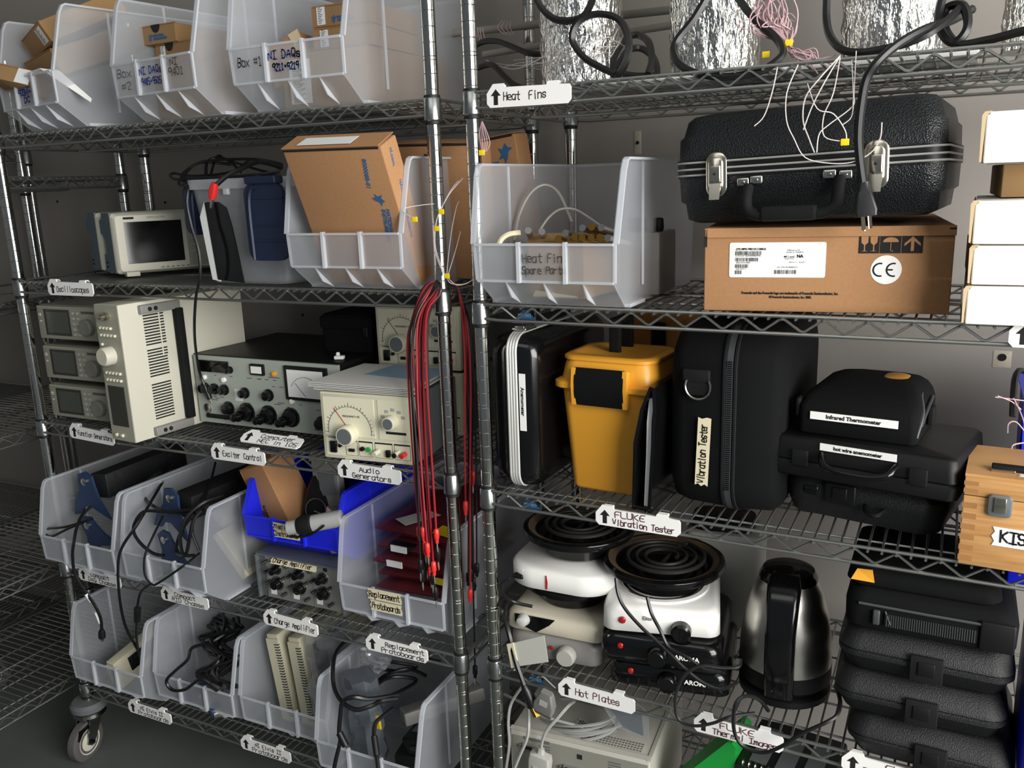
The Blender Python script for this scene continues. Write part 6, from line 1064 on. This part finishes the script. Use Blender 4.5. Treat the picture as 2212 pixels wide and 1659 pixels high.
wire_bundle('loose_wires','red and pale ribbon wires spilling over the blue bin at the right edge',[[(0.901,0.075,0.265),(0.921,0.095,0.259),(0.945,0.114,0.253)],[(0.904,0.075,0.267),(0.925,0.094,0.255),(0.940,0.114,0.239)],[(0.916,0.005,0.230),(0.918,0.025,0.239),(0.930,0.054,0.234),(0.948,0.074,0.210)],[(0.922,-0.006,0.210),(0.925,0.004,0.214),(0.941,0.024,0.213)],[(0.927,0.094,0.261),(0.939,0.104,0.237),(0.948,0.114,0.214)]],0.001,'pink',[])
tag(MB().cyl((-0.162,0.338,0.912),(0.369,0.291,0.898),0.0075,12).build('plastic_rod','rodgray'),'gray plastic rod spanning behind the first foil cylinder, upper one','rod','gray plastic rods')
tag(MB().cyl((-0.041,0.284,0.855),(0.379,0.251,0.866),0.0065,12).build('plastic_rod','rodgray'),'short gray plastic rod end behind the first foil cylinder, lower one','rod','gray plastic rods')
cable('test_lead','red test lead with banana plug draped down the left side of the middle chrome post',[(0.007,0.012,0.430),(-0.001,-0.012,0.433),(-0.025,-0.022,0.417),(-0.052,-0.030,0.354),(-0.061,-0.034,0.302),(-0.062,-0.036,0.133),(-0.057,-0.038,-0.044)],.0020,'red_ins','test lead','red test leads on the left side of the post',ends=(('banana_red',-1),))
cable('test_lead','black test lead with banana plug draped down the left side of the middle chrome post',[(0.007,0.012,0.431),(-0.001,-0.012,0.432),(-0.020,-0.022,0.415),(-0.044,-0.034,0.363),(-0.054,-0.037,0.303),(-0.054,-0.040,0.093),(-0.053,-0.042,-0.130)],.0020,'cord','test lead','black test leads on the left side of the post',ends=(('banana_black',-1),))
cable('test_lead','red test lead with banana plug draped down the left side of the middle chrome post',[(0.007,0.012,0.432),(-0.001,-0.012,0.431),(-0.017,-0.022,0.413),(-0.039,-0.037,0.364),(-0.044,-0.041,0.287),(-0.039,-0.043,0.114),(-0.040,-0.045,-0.068)],.0020,'red_ins','test lead','red test leads on the left side of the post',ends=(('banana_red',-1),))
cable('test_lead','red test lead with banana plug draped down the left side of the middle chrome post',[(0.007,0.012,0.430),(-0.001,-0.012,0.433),(-0.008,-0.022,0.410),(-0.028,-0.041,0.365),(-0.036,-0.044,0.271),(-0.038,-0.046,0.104),(-0.033,-0.049,-0.070)],.0020,'red_ins','test lead','red test leads on the left side of the post',ends=(('banana_red',-1),))
cable('test_lead','black test lead with banana plug draped down the left side of the middle chrome post',[(0.007,0.012,0.431),(-0.001,-0.012,0.432),(-0.001,-0.022,0.418),(-0.027,-0.030,0.363),(-0.037,-0.034,0.269),(-0.035,-0.036,0.094),(-0.033,-0.038,-0.089)],.0020,'cord','test lead','black test leads on the left side of the post',ends=(('banana_black',-1),))
cable('test_lead','red test lead with banana plug draped down the left side of the middle chrome post',[(0.007,0.012,0.432),(-0.001,-0.012,0.431),(-0.001,-0.022,0.415),(-0.024,-0.034,0.373),(-0.036,-0.037,0.269),(-0.032,-0.040,0.080),(-0.033,-0.042,-0.121)],.0020,'red_ins','test lead','red test leads on the left side of the post',ends=(('banana_red',-1),))
cable('test_lead','red test lead with banana plug draped down the left side of the middle chrome post',[(0.007,0.012,0.430),(-0.001,-0.012,0.433),(0.004,-0.022,0.413),(-0.016,-0.037,0.373),(-0.024,-0.041,0.271),(-0.027,-0.043,0.086),(-0.024,-0.045,-0.109)],.0020,'red_ins','test lead','red test leads on the left side of the post',ends=(('banana_red',-1),))
cable('test_lead','red test lead with banana plug draped down the left side of the middle chrome post',[(0.007,0.012,0.431),(-0.001,-0.012,0.432),(0.008,-0.022,0.411),(-0.010,-0.041,0.374),(-0.016,-0.044,0.272),(-0.014,-0.046,0.120),(-0.011,-0.049,-0.038)],.0020,'red_ins','test lead','red test leads on the left side of the post',ends=(('banana_red',-1),))
cable('test_lead','black test lead with banana plug draped down the left side of the middle chrome post',[(0.007,0.012,0.432),(-0.001,-0.012,0.431),(-0.028,-0.022,0.417),(-0.057,-0.030,0.336),(-0.059,-0.034,0.267),(-0.041,-0.036,0.056),(-0.028,-0.038,-0.166)],.0020,'cord','test lead','black test leads on the left side of the post',ends=(('banana_black',-1),))
cable('test_lead','black test lead with banana plug draped down the left side of the middle chrome post',[(0.007,0.012,0.430),(-0.001,-0.012,0.433),(0.011,-0.022,0.416),(-0.012,-0.034,0.364),(-0.017,-0.037,0.253),(-0.019,-0.040,0.090),(-0.015,-0.042,-0.080)],.0020,'cord','test lead','black test leads on the left side of the post',ends=(('banana_black',-1),))
cable('test_lead','red test lead with banana plug draped down the left side of the middle chrome post',[(0.007,0.012,0.431),(-0.001,-0.012,0.432),(-0.013,-0.022,0.413),(-0.035,-0.037,0.364),(-0.051,-0.041,0.269),(-0.047,-0.043,0.118),(-0.043,-0.045,-0.040)],.0020,'red_ins','test lead','red test leads on the left side of the post',ends=(('banana_red',-1),))
cable('test_lead','black test lead with banana plug draped down the left side of the middle chrome post',[(0.007,0.012,0.432),(-0.001,-0.012,0.431),(-0.015,-0.022,0.410),(-0.034,-0.041,0.365),(-0.047,-0.044,0.279),(-0.046,-0.046,0.092),(-0.051,-0.049,-0.107)],.0020,'cord','test lead','black test leads on the left side of the post',ends=(('banana_black',-1),))
cable('test_lead','black test lead with banana plug draped down the left side of the middle chrome post',[(0.007,0.012,0.430),(-0.001,-0.012,0.433),(-0.005,-0.022,0.418),(-0.031,-0.030,0.363),(-0.040,-0.034,0.268),(-0.045,-0.036,0.086),(-0.044,-0.038,-0.105)],.0020,'cord','test lead','black test leads on the left side of the post',ends=(('banana_black',-1),))
cable('test_lead','black test lead with banana plug draped down the left side of the middle chrome post',[(0.007,0.012,0.431),(-0.001,-0.012,0.432),(0.004,-0.022,0.416),(-0.020,-0.034,0.368),(-0.030,-0.037,0.270),(-0.030,-0.040,0.075),(-0.030,-0.042,-0.131)],.0020,'cord','test lead','black test leads on the left side of the post',ends=(('banana_black',-1),))
cable('test_lead','red test lead with banana plug draped down the right side of the middle chrome post',[(-0.007,0.014,0.430),(0.011,0.018,0.429),(0.022,0.022,0.409),(0.024,0.030,0.356),(0.022,0.033,0.258),(0.014,0.034,0.127),(0.009,0.034,-0.009)],.0020,'red_ins','test lead','red test leads on the right side of the post',ends=(('banana_red',-1),))
cable('test_lead','black test lead with banana plug draped down the right side of the middle chrome post',[(-0.007,0.014,0.430),(0.011,0.018,0.429),(0.022,0.022,0.406),(0.024,0.042,0.354),(0.025,0.045,0.256),(0.016,0.046,0.055),(0.008,0.046,-0.158)],.0020,'cord','test lead','black test leads on the right side of the post',ends=(('banana_black',-1),))
cable('test_lead','red test lead with banana plug draped down the right side of the middle chrome post',[(-0.007,0.014,0.430),(0.010,0.018,0.428),(0.021,0.022,0.404),(0.015,0.054,0.343),(0.013,0.057,0.234),(0.015,0.058,0.141),(0.014,0.058,0.046)],.0020,'red_ins','test lead','red test leads on the right side of the post',ends=(('banana_red',-1),))
cable('test_lead','black test lead with banana plug draped down the right side of the middle chrome post',[(-0.007,0.014,0.430),(0.011,0.018,0.429),(0.021,0.022,0.401),(0.014,0.066,0.341),(0.017,0.069,0.232),(0.006,0.070,0.027),(-0.000,0.070,-0.191)],.0020,'cord','test lead','black test leads on the right side of the post',ends=(('banana_black',-1),))
cable('test_lead','red test lead with banana plug draped down the right side of the middle chrome post',[(-0.007,0.014,0.430),(0.011,0.018,0.429),(0.022,0.022,0.409),(0.032,0.030,0.348),(0.033,0.033,0.241),(0.021,0.034,0.029),(0.010,0.034,-0.198)],.0020,'red_ins','test lead','red test leads on the right side of the post',ends=(('banana_red',-1),))
cable('test_lead','black test lead with banana plug draped down the right side of the middle chrome post',[(-0.007,0.014,0.430),(0.010,0.018,0.428),(0.022,0.022,0.406),(0.029,0.042,0.337),(0.034,0.045,0.229),(0.029,0.046,0.047),(0.021,0.046,-0.145)],.0020,'cord','test lead','black test leads on the right side of the post',ends=(('banana_black',-1),))
cable('test_lead','black test lead with banana plug draped down the right side of the middle chrome post',[(-0.007,0.014,0.430),(0.011,0.018,0.429),(0.021,0.022,0.404),(0.025,0.054,0.344),(0.021,0.057,0.226),(0.008,0.058,-0.067),(-0.001,0.058,-0.386)],.0020,'cord','test lead','black test leads on the right side of the post',ends=(('banana_black',-1),))
cable('test_lead','black test lead with banana plug draped down the right side of the middle chrome post',[(-0.007,0.014,0.430),(0.011,0.018,0.429),(0.021,0.022,0.401),(0.007,0.066,0.350),(0.008,0.069,0.222),(-0.002,0.070,0.026),(-0.013,0.070,-0.182)],.0020,'cord','test lead','black test leads on the right side of the post',ends=(('banana_black',-1),))
# ------------------------------------------------------------------ plugs and odd ends on the cords
def find(lbl):
    for o in bpy.data.objects:
        if o.get('label','') == lbl: return o
pc = find('black power cord hanging from the top shelf in front of the suitcase'); P = Vector((0.710,-0.064,0.581))
MB().rloft([(.004,.014,.012,.005),(-.006,.016,.013,.005),(-.010,.020,.016,.004),(-.020,.024,.018,.004),(-.034,.030,.022,.004),(-.042,.027,.021,.003)]).build('plug_body','cord',pc,P,(R(-4),R(-7),R(8)))
q = MB(); [q.box(x-.003,x+.003,-.0008,.0008,-.060,-.040) for x in (-.007,.007)]; q.cyl((0,.005,-.040),(0,.005,-.062),.0023,8); q.build('plug_prongs','nickel',pc,P,(R(-4),R(-7),R(55)))
al = find('black cable with red clip end, lying on the tote lid'); P = Vector((-0.503,-0.022,0.609))
MB().rloft([(.012,.012,.012,.004),(-.008,.018,.015,.005),(-.022,.012,.010,.003)]).build('clip_boot','red_plug',al,P,(0,R(24),0)); MB().prism([(-.004,-.020),(.004,-.020),(.002,-.040),(-.001,-.040)],-.002,.002).build('clip_jaw','silver',al,P,(0,R(20),0))
for lbl,pts_ in (('black cable with white tape bands hanging from the navy-bracket bin',[(-0.997,-0.085,-0.341),(-0.988,-0.080,-0.362),(-0.982,-0.077,-0.390),(-0.978,-0.073,-0.420)]),):
    o = find(lbl)
    for a,b in zip(pts_[0::2],pts_[1::2]): MB().cyl(a,b,.0046,8).build('tape_band','paper',o)
for lbl,a,b,r in (('black cable dropping with a ferrite lump into the bin with one board',(-0.842,-0.070,-0.357),(-0.861,-0.060,-0.396),.0085),('thick black cable hanging over the front of the end bin with cut end',(-0.253,-0.090,-0.516),(-0.234,-0.095,-0.540),.0075),('black cable with ribbed strain relief at the front of the end bin',(-0.186,-0.060,-0.526),(-0.168,-0.080,-0.554),.007)):
    MB().cyl(a,b,r,12).build('ferrite_sleeve','cord',find(lbl))
vc = find('black video cable hanging past the "Hot Plates" tag to its plugs')
A,B_ = Vector((0.161,-0.044,-0.329)),Vector((0.180,-0.045,-0.368)); m_ = MB().tube([A,A*.7+B_*.3,A*.3+B_*.7,B_],[.006,.010,.011,.012],10).build('plug_body','cord',vc); MB().cyl(B_,B_+(B_-A)*.45,.009,6).build('plug_shell','gold',m_)
C_ = Vector((0.207,-0.049,-0.349)); sp = thing('serial_plug','gray serial connector plug hanging in front of the pale chassis beside the gold plug','connector',C_,0,None,(R(5),R(14),TH)); MB().rloft([(-.022,.040,.018,.004),(-.006,.042,.020,.004),(.012,.030,.018,.004),(.022,.022,.014,.004)]).build('hood','dsub',sp); MB().rbox((0,0,-.026),(.038,.014,.010),.002).build('plug_shell','nickel',sp); MB().box(-.008,.008,-.0108,-.010,-.004,.008).build('hood_label','gray_plastic',sp)
C_ = Vector((0.187,-0.033,-0.482)); sp = thing('serial_plug','gray serial connector plugged into the pale chassis at the bottom picture edge','connector',C_,0,None,(0,R(6),TH)); MB().rloft([(-.060,.040,.022,.004),(-.01,.044,.024,.004),(.002,.040,.022,.004),(.006,.014,.014,.004),(.016,.010,.010,.003)]).build('hood','gray_plastic',sp); MB().box(-.010,.010,-.0132,-.012,-.045,-.02).build('hood_label','gray_case',sp)
tp = MB().slab([(0.126,-0.037,-0.255),(0.204,-0.040,-0.218),(0.211,-0.040,-0.271),(0.133,-0.037,-0.302)],.0012).build('paper_tag','tapegray'); tag(tp,'crumpled gray tape flag stuck on the video cable beside the gray hot plate','tag'); MB().slab([(0.125,-0.039,-0.254),(0.139,-0.040,-0.247),(0.149,-0.040,-0.295),(0.133,-0.039,-0.303)],.002).build('fold','masking',tp)
pb = MB().slab([(0.295,-0.006,-0.343),(0.394,-0.009,-0.349),(0.394,-0.009,-0.407),(0.331,-0.008,-0.396)],.004).build('plastic_sleeve','bag'); tag(pb,'clear plastic sleeve with dark card hanging under the "Hot Plates" tag','bag'); MB().slab([(0.312,-0.003,-0.351),(0.380,-0.005,-0.354),(0.384,-0.005,-0.403),(0.344,-0.004,-0.397)],.001).build('dark_card','antistatic',pb)
for x,y,z,a,lab in ((-.785,.008,S5+.055,20,'blue connector plug at the left of the blue-plug heap'),(-.705,.000,S5+.040,-30,'blue connector plug at the right of the blue-plug heap'),(-.760,.03,S5+.075,50,'blue connector plug on top of the blue-plug heap')):
    t = thing('connector_plug',lab,'connector',(x,y,z),R(a),'blue connector plugs'); MB().rbox((0,0,0),(.036,.030,.022),.003).build('hood','navy2',t); MB().rbox((.022,0,0),(.010,.022,.012),.001).build('plug_shell','silver',t)
